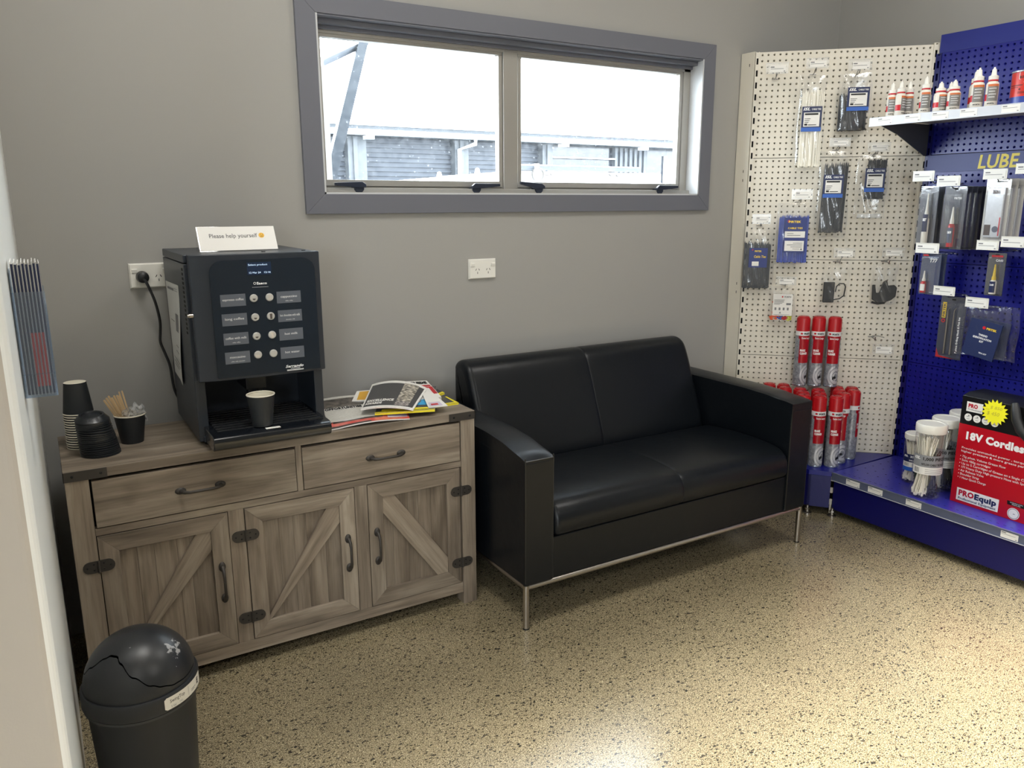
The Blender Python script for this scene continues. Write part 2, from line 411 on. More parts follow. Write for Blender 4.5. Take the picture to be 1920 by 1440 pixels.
# window: dark grey architrave, aluminium frame with two awning sashes
w = bpy.data.objects.new('window_1', None); col.objects.link(w); struct(w); w.location = (0.93, 0, 1.39); ORG[w.name] = Vector(w.location)
T0, T1 = -0.016, -0.0002
ox0, ox1, oz0, oz1 = 0.006, 1.858, 1.3217, 2.0247
def mitre(name, quad): b = MB(); b.prism(quad, 1, T0, T1); obj(name, b, M_trim, w, bevel=0.0012)
mitre('architrave', [(ox0, oz1), (ox1, oz1), (WX1, WZ1), (WX0, WZ1)])
mitre('architrave', [(ox0, oz0), (WX0, WZ0), (WX1, WZ0), (ox1, oz0)])
mitre('architrave', [(ox0, oz0), (ox0, oz1), (WX0, WZ1), (WX0, WZ0)])
mitre('architrave', [(ox1, oz0), (WX1, WZ0), (WX1, WZ1), (ox1, oz1)])
b = MB(); t = 0.006                                         # painted reveal lining
b.box((WX0, T0+0.002, WZ0), (WX0+t, WT, WZ1)); b.box((WX1-t, T0+0.002, WZ0), (WX1, WT, WZ1)); b.box((WX0, T0+0.002, WZ0), (WX1, 0.065, WZ0+t))
obj('reveal', b, mat('reveal_paint', (196, 198, 200), 0.4), w)
b = MB(); b.box((WX0+t, T0+0.004, WZ1-t), (WX1-t, WT, WZ1)); b.box((WX0+t, 0.02, WZ1-0.022), (WX1-t, 0.075, WZ1-t)); b.box((WX0+t, 0.05, WZ1-0.034), (WX1-t, 0.075, WZ1-0.022))
obj('head_lining', b, M_trim, w, bevel=0.001)
GX = [(0.1106, 0.805), (0.9075, 1.7275)]; GZ0, GZ1 = 1.4385, 1.9055
b = MB(); f0, f1 = 0.062, 0.100                             # outer frame and mullion
b.box((WX0+t, f0, WZ0+t), (WX0+0.028, f1, WZ1-0.03)); b.box((1.748, f0, WZ0+t), (WX1-t, f1, WZ1-0.03))
b.box((WX0+t, f0, WZ1-0.045), (WX1-t, f1, WZ1-0.028)); b.box((WX0+t, 0.04, WZ0+t), (WX1-t, f1, WZ0+0.022)); b.box((WX0+t, 0.070, WZ0+t), (WX1-t, f1, WZ0+0.032)); b.box((0.822, f0-0.004, WZ0+0.02), (0.886, f1, WZ1-0.04))
obj('outer_frame', b, M_alu, w, bevel=0.0015)
for k, (g0, g1) in enumerate(GX):
    b = MB(); s0, s1 = g0-0.016, g1+0.016
    b.box((s0, 0.066, GZ0-0.022), (s1, 0.095, GZ0)); b.box((s0, 0.066, GZ1), (s1, 0.095, GZ1+0.012))
    b.box((s0, 0.066, GZ0), (g0, 0.095, GZ1)); b.box((g1, 0.066, GZ0), (s1, 0.095, GZ1))
    sash = obj('sash', b, M_alu, w, bevel=0.0012)
    b = MB(); b.box((s0+0.004, 0.0645, GZ0-0.0228), (s1-0.004, 0.0665, GZ0-0.0214)); obj('gasket', b, M_dark, sash)
    b = MB(); b.grid(lambda u, v: (g0+(g1-g0)*u, 0.091, GZ0+(GZ1-GZ0)*v), 1, 1, 0, False)
    # dusty glass: clear, with specks and a faint haze of dirt
    if 'window_glass' not in MATS:
        m = bpy.data.materials.new('window_glass'); m.use_nodes = True; nt = m.node_tree
        nt.nodes.remove(nt.nodes['Principled BSDF']); out = nt.nodes['Material Output']
        tr = N(nt, 'ShaderNodeBsdfTransparent'); tr.inputs['Color'].default_value = (0.93, 0.96, 0.98, 1)
        gl = N(nt, 'ShaderNodeBsdfGlossy'); gl.inputs['Roughness'].default_value = 0.02
        lw = N(nt, 'ShaderNodeLayerWeight'); p5 = N(nt, 'ShaderNodeMath', operation='POWER'); p5.inputs[1].default_value = 5
        fr = N(nt, 'ShaderNodeMath', operation='MULTIPLY_ADD'); fr.inputs[1].default_value = 0.9; fr.inputs[2].default_value = 0.06; a = N(nt, 'ShaderNodeMixShader')
        nt.links.new(lw.outputs['Facing'], p5.inputs[0]); nt.links.new(p5.outputs[0], fr.inputs[0]); nt.links.new(fr.outputs[0], a.inputs[0]); nt.links.new(tr.outputs[0], a.inputs[1]); nt.links.new(gl.outputs[0], a.inputs[2])
        tl = N(nt, 'ShaderNodeBsdfTranslucent'); tl.inputs['Color'].default_value = (0.85, 0.9, 0.95, 1)
        tc = N(nt, 'ShaderNodeTexCoord'); no = N(nt, 'ShaderNodeTexNoise'); no.inputs['Scale'].default_value = 60; no.inputs['Detail'].default_value = 6
        nt.links.new(tc.outputs['Object'], no.inputs['Vector'])
        vo = N(nt, 'ShaderNodeTexVoronoi'); vo.inputs['Scale'].default_value = 55; nt.links.new(tc.outputs['Object'], vo.inputs['Vector'])
        sp = N(nt, 'ShaderNodeSeparateColor'); nt.links.new(vo.outputs['Color'], sp.inputs[0])
        sz = N(nt, 'ShaderNodeMath', operation='MULTIPLY'); sz.inputs[1].default_value = 0.20; nt.links.new(sp.outputs[0], sz.inputs[0])
        lt = N(nt, 'ShaderNodeMath', operation='LESS_THAN'); nt.links.new(vo.outputs['Distance'], lt.inputs[0]); nt.links.new(sz.outputs[0], lt.inputs[1])
        mr = N(nt, 'ShaderNodeMapRange'); mr.inputs['From Min'].default_value = 0.4; mr.inputs['From Max'].default_value = 0.75
        mr.inputs['To Min'].default_value = 0.01; mr.inputs['To Max'].default_value = 0.04
        nt.links.new(no.outputs['Fac'], mr.inputs['Value'])
        ad = N(nt, 'ShaderNodeMath', operation='MULTIPLY_ADD'); ad.inputs[1].default_value = 0.10; nt.links.new(lt.outputs[0], ad.inputs[0]); nt.links.new(mr.outputs[0], ad.inputs[2])
        x = N(nt, 'ShaderNodeMixShader'); nt.links.new(ad.outputs[0], x.inputs[0]); nt.links.new(a.outputs[0], x.inputs[1]); nt.links.new(tl.outputs[0], x.inputs[2])
        nt.links.new(x.outputs[0], out.inputs['Surface']); MATS['window_glass'] = m
    obj('pane', b, MATS['window_glass'], sash)
    for (px, sgn, tilt) in (((0.2155, -1, 0.0), (0.6885, 1, 0.0)) if k == 0 else ((0.9735, -1, 0.012), (1.6115, 1, 0.0))):
        b = MB(); z = 1.4155; y = 0.045
        b.prism([(px-0.018, z-0.012), (px-0.011, z-0.02), (px+0.011, z-0.02), (px+0.018, z-0.012), (px+0.02, z+0.002), (px-0.02, z+0.002)], 1, y-0.008, 0.066)
        if sgn > 0: lever = [(px-0.022, z-0.003), (px-0.022, z+0.005), (px-0.010, z+0.0145), (px+0.10, z+0.014), (px+0.10, z+0.004), (px+0.022, z-0.003)]
        else: lever = [(px+0.024, z-0.003), (px+0.024, z+0.007), (px+0.010, z+0.0165), (px-0.09, z+0.012+tilt), (px-0.09, z+0.002+tilt), (px-0.022, z-0.003)]
        b.prism(lever, 1, y-0.016, y-0.004)
        obj('latch', b, M_latch, sash, bevel=0.0015)

# ------------------------------------------------------------------ outside the window
b = MB(); b.grid(lambda u, v: (-30+80*u, 0.2+60*v, -0.15), 1, 1, 0, False)
struct(obj('ground_outside', b, mat('yard_asphalt', (70, 70, 69), 0.9, var=0.1, bscale=3)))
m_pier = mat('grey_cladding', (62, 66, 70), 0.6); m_door = mat('roller_door_steel', (25, 33, 43), 0.5, metal=0.2)
m_outwhite = mat('outdoor_white_paint', (235, 238, 240), 0.6); m_glassd = mat('dark_window_glass', (12, 18, 27), 0.15)
t = thing('neighbouring_shed', 'long pale roofed shed with roller doors seen through the window', 'building', (7.2, 10, 0))
FY = 10.0
def ridged(x0, x1, z0, z1, pitch, depth, horiz, y):
    b = MB(); n = max(2, int(((z1-z0) if horiz else (x1-x0))/pitch)*2)
    for i in range(n):
        d = depth if i % 2 else 0.0
        if horiz: b.box((x0, y+d, z0+(z1-z0)*i/n), (x1, y+0.12, z0+(z1-z0)*(i+1)/n))
        else: b.box((x0+(x1-x0)*i/n, y+d, z0), (x0+(x1-x0)*(i+1)/n, y+0.12, z1))
    return b
for x0, x1 in ((1.2, 3.72), (4.03, 5.64), (5.90, 7.44)):
    o = obj('roller_door', ridged(x0, x1, -0.15, 2.42, 0.075, 0.03, True, FY+0.05), m_door, t)
for x0, x1 in ((3.72, 4.03), (5.64, 5.90), (7.44, 7.66)):
    b = MB(); b.box((x0, FY-0.1, -0.15), (x1, FY+0.3, 2.42)); b.box((x0+0.08, FY-0.14, -0.15), (x0+0.15, FY-0.1, 2.42)); obj('pier', b, m_pier, t)
b = MB(); b.box((7.66, FY+0.1, -0.15), (9.2, FY+0.3, 2.42)); obj('open_bay', b, m_glassd, t)
b = MB(); b.box((7.68, FY-0.02, 2.19), (9.2, FY+0.02, 2.215)); obj('bay_rail', b, m_outwhite, t)
obj('corrugated_cladding', ridged(9.2, 10.05, -0.15, 2.42, 0.11, 0.05, False, FY), m_pier, t)
b = MB(); b.box((10.05, FY+0.12, 1.55), (19.5, FY+0.25, 2.42)); obj('window_band', b, m_glassd, t)
obj('corrugated_cladding', ridged(10.05, 19.5, -0.15, 1.55, 0.11, 0.05, False, FY), m_pier, t)
b = MB(); b.box((10.1, FY+0.06, 1.55), (12.4, FY+0.14, 1.6)); b.box((10.55, FY+0.06, 1.6), (10.6, FY+0.14, 2.3)); obj('window_bars', b, m_outwhite, t)
b = MB(); b.tube([(10.25, FY-0.15, 1.75), (10.9, FY-0.15, 1.1)], 0.02, 6); obj('stay', b, m_outwhite, t)
b = MB(); b.box((0.8, FY-0.35, 2.435), (19.8, FY-0.2, 2.515)); obj('gutter', b, m_outwhite, t)
b = MB(); b.box((0.8, FY-0.22, 2.50), (19.8, FY-0.12, 2.59)); obj('flashing', b, mat('flashing_grey', (40, 45, 50), 0.5), t)
b = MB(); b.prism([(FY-0.3, 2.58), (FY-0.3, 2.62), (FY+9, 5.2), (FY+9, 5.1)], 0, 0.6, 20.0); obj('roof', b, m_outwhite, t)
b = MB(); b.tube([(5.95, FY-0.27, 2.45), (5.95, FY-0.27, 2.36), (5.70, FY-0.15, 2.27), (5.70, FY-0.15, 0)], 0.035, 8); obj('downpipe', b, m_outwhite, t)
for x in (4.05, 7.85, 9.75):
    b = MB(); b.box((x-0.07, FY-0.26, 2.375), (x+0.07, FY-0.1, 2.43)); obj('floodlight', b, m_outwhite, t)
b = MB(); b.box((1.2, FY+0.31, -0.15), (19.6, FY+0.4, 2.5)); obj('wall', b, mat('shed_inner', (60, 66, 72), 0.8), t)

# white truck parked in the yard: cab roof rising at left, box body with a rail
t = thing('white_truck', 'white truck body parked outside just below the window pane', 'vehicle', (4.2, 5, 0))
b = MB(); b.prism([(2.45, 0.5), (2.45, 1.575), (2.7, 1.60), (3.40, 1.665), (3.60, 1.68), (3.60, 0.5)], 1, 4.5, 6.4); obj('cab', b, m_outwhite, t, bevel=0.02)
b = MB(); b.box((3.60, 4.5, 0.5), (5.55, 6.4, 1.69)); obj('box_body', b, m_outwhite, t, bevel=0.01)
b = MB(); b.box((3.55, 4.46, 1.70), (5.2, 4.52, 1.742)); obj('side_rail', b, mat('rail_grey', (32, 40, 48), 0.5), t)
b = MB(); b.box((3.55, 4.455, 1.742), (5.2, 4.525, 1.752)); obj('rail_cap', b, m_outwhite, t)
b = MB(); b.lathe([(0.062, -0.012), (0.074, -0.012), (0.074, 0.012), (0.062, 0.012), (0.062, -0.012)], 24, T=Matrix.Translation((3.80, 4.42, 1.65)) @ Matrix.Rotation(PI/2, 4, 'X'))
m = obj('round_mirror', b, M_iron, t); b = MB(); b.box((3.78, 4.43, 1.72), (3.82, 4.5, 1.76)); b.cyl((3.80, 4.425, 1.65), (3.80, 4.44, 1.65), 0.06, n=20); obj('mirror_face', b, m_outwhite, m)
for x in (4.78, 3.9):
    b = MB(); b.tube([(x, 4.49, 1.668), (x, 4.45, 1.65), (x+0.10, 4.45, 1.645), (x+0.10, 4.49, 1.663)], 0.007, 6); obj('grab_handle', b, M_iron, t)
b = MB(); b.box((5.15, 4.44, 1.60), (5.30, 4.5, 1.69)); obj('marker_lamp', b, mat('lamp_grey', (110, 116, 122), 0.4), t)
for x, z in ((2.75, 1.61), (3.18, 1.655)):
    b = MB(); b.lathe([(0.0, 0.06), (0.02, 0.05), (0.025, 0.02), (0.03, 0.0), (0.03, -0.03)], 10, (x, 4.6, z)); obj('beacon', b, m_outwhite, t)
for x in (2.45, 4.6):
    b = MB(); b.cyl((x+0.5, 4.55, 0.25), (x+0.5, 4.85, 0.25), 0.4, n=24); obj('wheel', b, M_black, t)
b = MB(); b.box((2.6, 4.6, 0.2), (5.5, 6.3, 0.55)); obj('chassis', b, M_dark, t)

# awning over the window: galvanised strut, top beam, wall post and a pale sheet above
m_galv = mat('galvanised_steel', (50, 60, 72), 0.45, metal=0.3, var=0.12, bscale=40)
t = thing('window_awning', 'galvanised awning frame outside the left window pane', 'awning', (0.2, 0.14, 1.5))
T = Matrix.Translation((0.165, 0.17, 1.44)); d = Vector((0.62, 1.25, 0.72))
b = MB(); b.tube([(0.170, 0.235, 1.43), (0.545, 0.82, 2.03), (0.62, 0.95, 2.16)], 0.029, 4); obj('strut', b, m_galv, t)
b = MB(); b.tube([(0.135, 0.2, 1.79), (0.285, 0.6, 1.912), (0.57, 0.86, 2.055), (0.72, 1.0, 2.13)], 0.018, 4); obj('top_beam', b, m_galv, t)
b = MB(); b.box((0.13, 0.155, 1.42), (0.16, 0.185, 1.82)); obj('wall_post', b, m_outwhite, t)
b = MB(); b.prism([(0.135, 3.05), (0.135, 3.0), (1.50, 3.30), (1.50, 3.36)], 0, -1.2, 3.4); obj('canopy_sheet', b, m_outwhite, t)

# ------------------------------------------------------------------ sideboard
Wx, Wy, Wz = wood('wood_grain_along_x', 0), wood('wood_grain_along_y', 1), wood('wood_grain_along_z', 2)
Wb1 = wood('wood_plank_vertical', 2, (0.88, 0.87, 0.86))
Wup, Wdn = wood('wood_brace_up', 2, (0.98, 0.97, 0.96), -0.62), wood('wood_brace_down', 2, (0.98, 0.97, 0.96), 0.62)
SL, SR, SF, SB, ST = -0.8042, 0.3897, -0.4767, -0.0955, 0.6873
t = thing('sideboard', 'rustic grey-brown wooden sideboard with two drawers and three braced doors', 'sideboard', (-0.207, -0.286, 0))
b = MB(); b.box((SL, SF, 0.6605), (SR, SB, ST)); obj('top', b, Wx, t, bevel=0.0015)
for x0, x1 in ((SL+0.001, -0.748), (0.338, SR-0.001)):
    b = MB(); b.box((x0, SF+0.001, 0), (x1, SF+0.055, 0.6605)); obj('leg', b, Wz, t, bevel=0.0015)
    b = MB(); b.box((x0, SB-0.05, 0), (x1, SB, 0.6605)); obj('leg', b, Wz, t, bevel=0.0015)
b = MB()
b.box((-0.79, SF+0.055, 0.06), (-0.772, SB-0.05, 0.655)); b.box((0.358, SF+0.055, 0.06), (0.376, SB-0.05, 0.655))
b.box((-0.772, SB-0.02, 0.06), (0.358, SB-0.008, 0.655)); b.box((-0.772, SF+0.03, 0.05), (0.358, SB-0.02, 0.062))
obj('carcass', b, Wy, t)
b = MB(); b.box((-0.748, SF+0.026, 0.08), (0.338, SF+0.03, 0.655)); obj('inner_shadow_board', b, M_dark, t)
for z0, z1 in ((0.4995, 0.520), (0.044, 0.0815)):
    b = MB(); b.box((-0.7475, SF+0.004, z0), (0.3375, SF+0.045, z1)); obj('rail', b, Wx, t, bevel=0.001)
for x0, x1, z0, z1 in ((-0.2085, -0.1915, 0.520, 0.6605), (-0.4125, -0.3685, 0.0815, 0.4995), (-0.035, 0.006, 0.0815, 0.4995)):
    b = MB(); b.box((x0, SF+0.004, z0), (x1, SF+0.04, z1)); obj('stile', b, Wz, t, bevel=0.001)
def pull(parent, p, q):
    """iron bow handle between two foot points on the front"""
    p = Vector(p); q = Vector(q); d = (q-p).normalized(); o = Vector((0, -1, 0)); b = MB()
    b.tube([p+o*0.004, p+o*0.020+d*0.008, p+o*0.026+d*0.022, q+o*0.026-d*0.022, q+o*0.020-d*0.008, q+o*0.004], [0.006, 0.005, 0.0042, 0.0042, 0.005, 0.006], 10)
    for e in (p, q):
        T = Matrix.Translation(e)
        ang = math.atan2(d.z, d.x)
        Rm = Matrix.Translation(e) @ Matrix.Rotation(-ang, 4, 'Y') @ Matrix.Diagonal((1.5, 1, 1, 1)) @ Matrix.Rotation(PI/2, 4, 'X')
        b.lathe([(0.0, 0.006), (0.006, 0.005), (0.0095, 0.002), (0.0105, -0.0015)], 14, T=Rm)
    return obj('handle', b, M_iron, parent)
def hinge(parent, x, z):
    """two rounded leaves either side of the knuckle, with screws"""
    for s in (-1, 1):
        b = MB(); n = 8; r = 0.0165; L = 0.022
        poly = [(x+s*0.002, z-r), (x+s*L, z-r)]+[(x+s*(L+r*math.sin(PI*k/n)), z-r*math.cos(PI*k/n)) for k in range(1, n)]+[(x+s*L, z+r), (x+s*0.002, z+r)]
        b.prism(poly, 1, SF-0.0015, SF+0.004); h = obj('hinge', b, M_iron, parent)
        b = MB()
        for dx, dz in ((0.012, 0.008), (0.012, -0.008), (0.028, 0.0)):
            b.lathe([(0.0, 0.0012), (0.0018, 0.001), (0.0026, -0.0005)], 8, T=Matrix.Translation((x+s*dx, SF-0.0018, z+dz)) @ Matrix.Rotation(PI/2, 4, 'X'))
        obj('screws', b, M_dark, parent)
    b = MB(); b.cyl((x, SF-0.0035, z-0.017), (x, SF-0.0035, z+0.017), 0.003, n=8); obj('hinge_pin', b, M_iron, parent)
for x0, x1, h0, h1 in ((-0.7425, -0.2105, -0.5386, -0.4177), (-0.1895, 0.3335, 0.0129, 0.1324)):
    b = MB(); b.box((x0, SF+0.002, 0.5225), (x1, SF+0.022, 0.6525)); d = obj('drawer', b, Wx, t, bevel=0.0012)
    pull(d, (h0+0.008, SF+0.002, 0.585), (h1-0.008, SF+0.002, 0.585))
def door(x0, x1, z0, z1, up, hx, hside):
    f = 0.049; y0, y1 = SF+0.002, SF+0.020
    b = MB()
    b.prism([(x0, z1), (x1, z1), (x1-f, z1-f), (x0+f, z1-f)], 1, y0, y1, 0); b.prism([(x0, z0), (x0+f, z0+f), (x1-f, z0+f), (x1, z0)], 1, y0, y1, 0)
    b.prism([(x0, z0), (x0, z1), (x0+f, z1-f), (x0+f, z0+f)], 1, y0, y1, 1); b.prism([(x1, z0), (x1-f, z0+f), (x1-f, z1-f), (x1, z1)], 1, y0, y1, 1)
    d = obj('door', b, [Wx, Wz], t, bevel=0.001)
    px0, px1, pz0, pz1 = x0+f, x1-f, z0+f, z1-f
    n = 5; e = [0]+sorted(random.uniform(-0.05, 0.05)+k/n for k in range(1, n))+[1]
    for k in range(n):
        b = MB(); b.box((px0+(px1-px0)*e[k]+0.0004, y0+0.0115, pz0), (px0+(px1-px0)*e[k+1]-0.0003, y1, pz1)); obj('plank', b, Wb1, d)
    wv = 0.045                                              # diagonal brace lying in the panel recess
    if up: poly = [(px0, pz0), (px0+0.012, pz0), (px1, pz1-0.012), (px1, pz1), (px1-wv, pz1), (px0, pz0+0.02)]
    else: poly = [(px0, pz1), (px0+wv, pz1), (px1, pz0+0.02), (px1, pz0), (px1-wv, pz0), (px0, pz1-0.012)]
    if up: poly = [(px0, pz0), (px0+0.006, pz0), (px1, pz1-0.055), (px1, pz1), (px1-0.040, pz1), (px0, pz0+0.012)]
    else: poly = [(px0, pz1), (px0+0.040, pz1), (px1, pz0+0.055), (px1, pz0), (px1-0.040, pz0), (px0, pz1-0.055)]
    b = MB(); b.prism(poly, 1, y0+0.003, y1-0.004); obj('brace', b, Wup if up else Wdn, d, bevel=0.0015)
    pull(d, (hx, SF+0.002, 0.336), (hx, SF+0.002, 0.238))
    for hz in (0.416, 0.158): hinge(d, hside, hz)
door(-0.7460, -0.4140, 0.0835, 0.4975, True, -0.4410, -0.7490)
door(-0.3665, -0.0370, 0.0835, 0.4975, True, -0.0637, -0.3690)
door(0.0075, 0.3310, 0.0835, 0.4975, False, 0.0325, 0.3345)
for x0, x1, xs in ((SL-0.001, -0.7034, (-0.785, -0.7185)), (0.2948, SR+0.001, (0.312, 0.371))):
    b = MB(); b.box((x0, SF-0.0018, 0.660), (x1, SF+0.0002, ST-0.0012)); xe = x0 if x0 < -0.5 else x1-0.0015
    b.box((xe, SF-0.0018, 0.660), (xe+0.0015, SF+0.10, ST-0.0012)); p = obj('corner_plate', b, M_iron, t)
    b = MB()
    for x in xs: b.lathe([(0.0, 0.003), (0.002, 0.0027), (0.0036, 0.0)], 10, T=Matrix.Translation((x, SF-0.0018, 0.673)) @ Matrix.Rotation(PI/2, 4, 'X'))
    obj('rivets', b, M_dark, p)

# ------------------------------------------------------------------ sofa
def leather():
    m, nt, b = newmat('black_leather'); b.inputs['Base Color'].default_value = C(12, 16, 21)
    b.inputs['Roughness'].default_value = 0.36; b.inputs['Specular IOR Level'].default_value = 0.26; b.inputs['Coat Weight'].default_value = 0.12; b.inputs['Coat Roughness'].default_value = 0.25
    tc = N(nt, 'ShaderNodeTexCoord'); vo = N(nt, 'ShaderNodeTexVoronoi'); vo.inputs['Scale'].default_value = 420
    no = N(nt, 'ShaderNodeTexNoise'); no.inputs['Scale'].default_value = 14; no.inputs['Detail'].default_value = 3
    nt.links.new(tc.outputs['Object'], vo.inputs['Vector']); nt.links.new(tc.outputs['Object'], no.inputs['Vector'])
    b1 = N(nt, 'ShaderNodeBump'); b1.inputs['Strength'].default_value = 0.15; b1.inputs['Distance'].default_value = 0.0008
    b2 = N(nt, 'ShaderNodeBump'); b2.inputs['Strength'].default_value = 0.25; b2.inputs['Distance'].default_value = 0.006
    nt.links.new(vo.outputs['Distance'], b1.inputs['Height']); nt.links.new(no.outputs['Fac'], b2.inputs['Height'])
    nt.links.new(b2.outputs['Normal'], b1.inputs['Normal']); nt.links.new(b1.outputs['Normal'], b.inputs['Normal']); return m
M_lea = leather(); M_stitch = mat('leather_piping', (20, 22, 25), 0.3)
t = thing('sofa', 'black leather two-seater sofa on thin steel legs under the window', 'sofa', (1.087, -0.4, 0))
A0, A1, B0, B1, SY, AZ = 0.4215, 0.5320, 1.6370, 1.7515, -0.740, 0.6155
for x0, x1, sag in ((A0, A1, 0.038), (B0, B1, 0.018)):
    b = MB(); b.box((x0, SY, 0.156), (x1, -0.045, AZ-0.010))
    def pad(u, v, x0=x0, x1=x1, sag=sag):                            # padded top, sagging towards its front and sides
        y = SY+0.001+(-0.045-SY)*v; f = max(0.0, 1-(y-SY)/0.30)
        return (x0+0.0005+(x1-x0-0.001)*u, y, AZ-0.002-sag*f*f+0.008*math.sin(PI*u)**0.5*min(1, v*25)+0.0012*math.sin(v*40)*f)
    a_pad = MB(); a_pad.grid(pad, 12, 40)
    for e0, e1 in ((0, 0), (1, 1)): a_pad.grid(lambda q, v: (pad(e0, v)[0], pad(e0, v)[1], AZ-0.06+(pad(e0, v)[2]-AZ+0.06)*q), 1, 40)
    a_pad.grid(lambda u, q: (pad(u, 0)[0], SY+0.001, AZ-0.06+(pad(u, 0)[2]-AZ+0.06)*q), 12, 1)
    b = MB(); b.box((x0, SY, 0.156), (x1, -0.045, AZ-0.045)); a = obj('arm', b, M_lea, t, bevel=0.006, seg=3)
    obj('arm_pad', a_pad, M_lea, a)
    b = MB(); r = 0.0022; e = 0.003
    zt = lambda y: AZ-0.003-sag*max(0.0, 1-(y-SY)/0.30)**2
    for x in (x0+e, x1-e): b.tube([(x, SY+0.004+0.02*k, zt(SY+0.02*k)) for k in range(34)], r, 6)
    b.tube([(x0+e, SY+0.002, zt(SY)), (x1-e, SY+0.002, zt(SY))], r, 6)
    for x in (x0+e, x1-e): b.tube([(x, SY+0.002, AZ-0.03), (x, SY+0.002, 0.165)], r, 6)
    obj('piping', b, M_stitch, a)
prof = [(-0.045, 0.17), (-0.032, 0.735), (-0.048, 0.768), (-0.095, 0.778), (-0.138, 0.763), (-0.165, 0.722), (-0.215, 0.60), (-0.262, 0.48), (-0.285, 0.41), (-0.285, 0.17)]
def smooth_prof(p, it=2):
    for _ in range(it):
        q = [p[0]]
        for i in range(len(p)-1):
            a, c = Vector(p[i]), Vector(p[i+1]); q += [tuple(a*0.75+c*0.25), tuple(a*0.25+c*0.75)]
        p = q+[p[-1]]
    return p
def softloft(prof, x0, x1, r, cy, cz, n=6, mid=None):
    """loft a closed (y,z) outline along x, rounded over at both ends; a shallow stitched seam at mid"""
    xs = []
    for k in range(n+1):
        a = PI/2*k/n; xs.append((x0+r*(1-math.sin(a)), r*(1-math.cos(a))))
    xs.reverse()
    mids = [x0+r+(x1-x0-2*r)*k/10 for k in range(1, 10)]
    if mid: mids = sorted(mids+[mid-0.014, mid-0.005, mid-0.0022, mid, mid+0.0022, mid+0.005, mid+0.014])
    for x in mids:
        d = 0.0
        if mid and abs(x-mid) < 0.015: d = 0.0022*(1-abs(x-mid)/0.015)**2
        xs.append((x, d))
    xs += [(x1-(x-x0), i) for x, i in xs[:n+1][::-1]]
    P = [Vector((cy, 0)) for _ in prof]
    vs = []; m = len(prof)
    for x, ins in xs:
        for k, (y, z) in enumerate(prof):
            a = Vector(prof[k-1]); c = Vector(prof[(k+1) % m]); tn = (c-a).normalized(); nn = Vector((tn.y, -tn.x))
            if nn.dot(Vector((y-cy, z-cz))) > 0: nn = -nn
            vs.append((x, y+nn.x*ins, z+nn.y*ins))
    fs = [(i*m+k, i*m+(k+1) % m, (i+1)*m+(k+1) % m, (i+1)*m+k) for i in range(len(xs)-1) for k in range(m)]
    b = MB(); b.add(vs, fs, 0, True); b.add(vs[:m], [tuple(range(m))], 0, True); b.add(vs[-m:], [tuple(range(m))], 0, True); return b
MIDX = 1.0845
obj('backrest', softloft(smooth_prof(prof), A1+0.001, B0-0.001, 0.028, -0.15, 0.5, mid=MIDX), M_lea, t)
sp = [(-0.30, 0.300), (-0.700, 0.300), (-0.742, 0.303), (-0.752, 0.335), (-0.748, 0.372), (-0.728, 0.402), (-0.690, 0.419), (-0.60, 0.427), (-0.45, 0.428), (-0.32, 0.418), (-0.286, 0.405)]
obj('seat_cushion', softloft(smooth_prof(sp), A1+0.001, B0-0.001, 0.022, -0.5, 0.36, mid=MIDX), M_lea, t)
b = MB(); b.box((A1-0.002, SY+0.008, 0.156), (B0+0.002, -0.06, 0.30)); obj('base_panel', b, M_lea, t, bevel=0.004)
b = MB(); fz = 0.147; fy0, fy1 = SY+0.012, -0.06; fx0, fx1 = A0+0.012, B1-0.012
b.tube([(fx0, fy0, fz), (fx1, fy0, fz)], 0.0095, 10); b.tube([(fx0, fy1, fz), (fx1, fy1, fz)], 0.0095, 10)
for x in (fx0, fx1): b.tube([(x, fy0, fz), (x, fy1, fz)], 0.0095, 10)
obj('frame_rail', b, M_steel, t)
for x in (fx0, fx1):
    for y in (fy0, fy1):
        b = MB(); b.cyl((x, y, 0.004), (x, y, fz+0.008), 0.0105, n=14); l = obj('leg', b, M_steel, t)
        b = MB(); b.cyl((x, y, 0), (x, y, 0.005), 0.0115, n=12); obj('foot', b, M_black, l)

# ------------------------------------------------------------------ coffee machine
M_mach = mat('machine_black', (38, 44, 53), 0.38, bump=0.05, bscale=600)
M_gloss = mat('machine_gloss_black', (22, 32, 43), 0.09, coat=0.5)
M_lab = mat('drink_label_grey', (92, 97, 106), 0.3); M_btn = mat('button_steel', (206, 204, 199), 0.3, metal=0.35)
t = thing('coffee_machine', 'black bean-to-cup coffee machine with eight round steel buttons', 'coffee machine', (-0.279, -0.24, ST))
MX0, MX1, MB0, MF = -0.460, -0.098, -0.04, -0.420
b = MB()
b.box((MX0, MF, 0.875), (MX1, MB0, 1.198)); b.box((MX0, MF, 0.699), (-0.432, MB0, 0.876)); b.box((-0.124, MF, 0.699), (MX1, MB0, 0.876))
b.box((-0.433, -0.24, 0.699), (-0.123, MB0, 0.876)); b.box((-0.45, -0.43, 0.699), (-0.108, MB0, 0.716))
obj('case', b, M_mach, t, bevel=0.002)
b = MB(); b.box((MX0, MF, 1.200), (MX1, MB0, 1.2225)); c = obj('top_cover', b, M_mach, t, bevel=0.003)
b = MB(); b.cyl((-0.24, -0.395, 1.222), (-0.24, -0.395, 1.2245), 0.006); b.cyl((-0.125, -0.395, 1.222), (-0.125, -0.395, 1.2245), 0.006); obj('top_buttons', b, M_black, c)
b = MB(); n = 14                                            # door, bowed slightly at both sides
x0, x1 = -0.452, -0.097
pl = [(x0, MF-0.002)]+[(x0+(x1-x0)*k/n, -0.452-0.018*math.sin(PI*k/n)**0.5) for k in range(n+1)]+[(x1, MF-0.002)]
b.prism(pl, 2, 0.877, 1.2235); d = obj('door', b, M_mach, t, bevel=0.003)
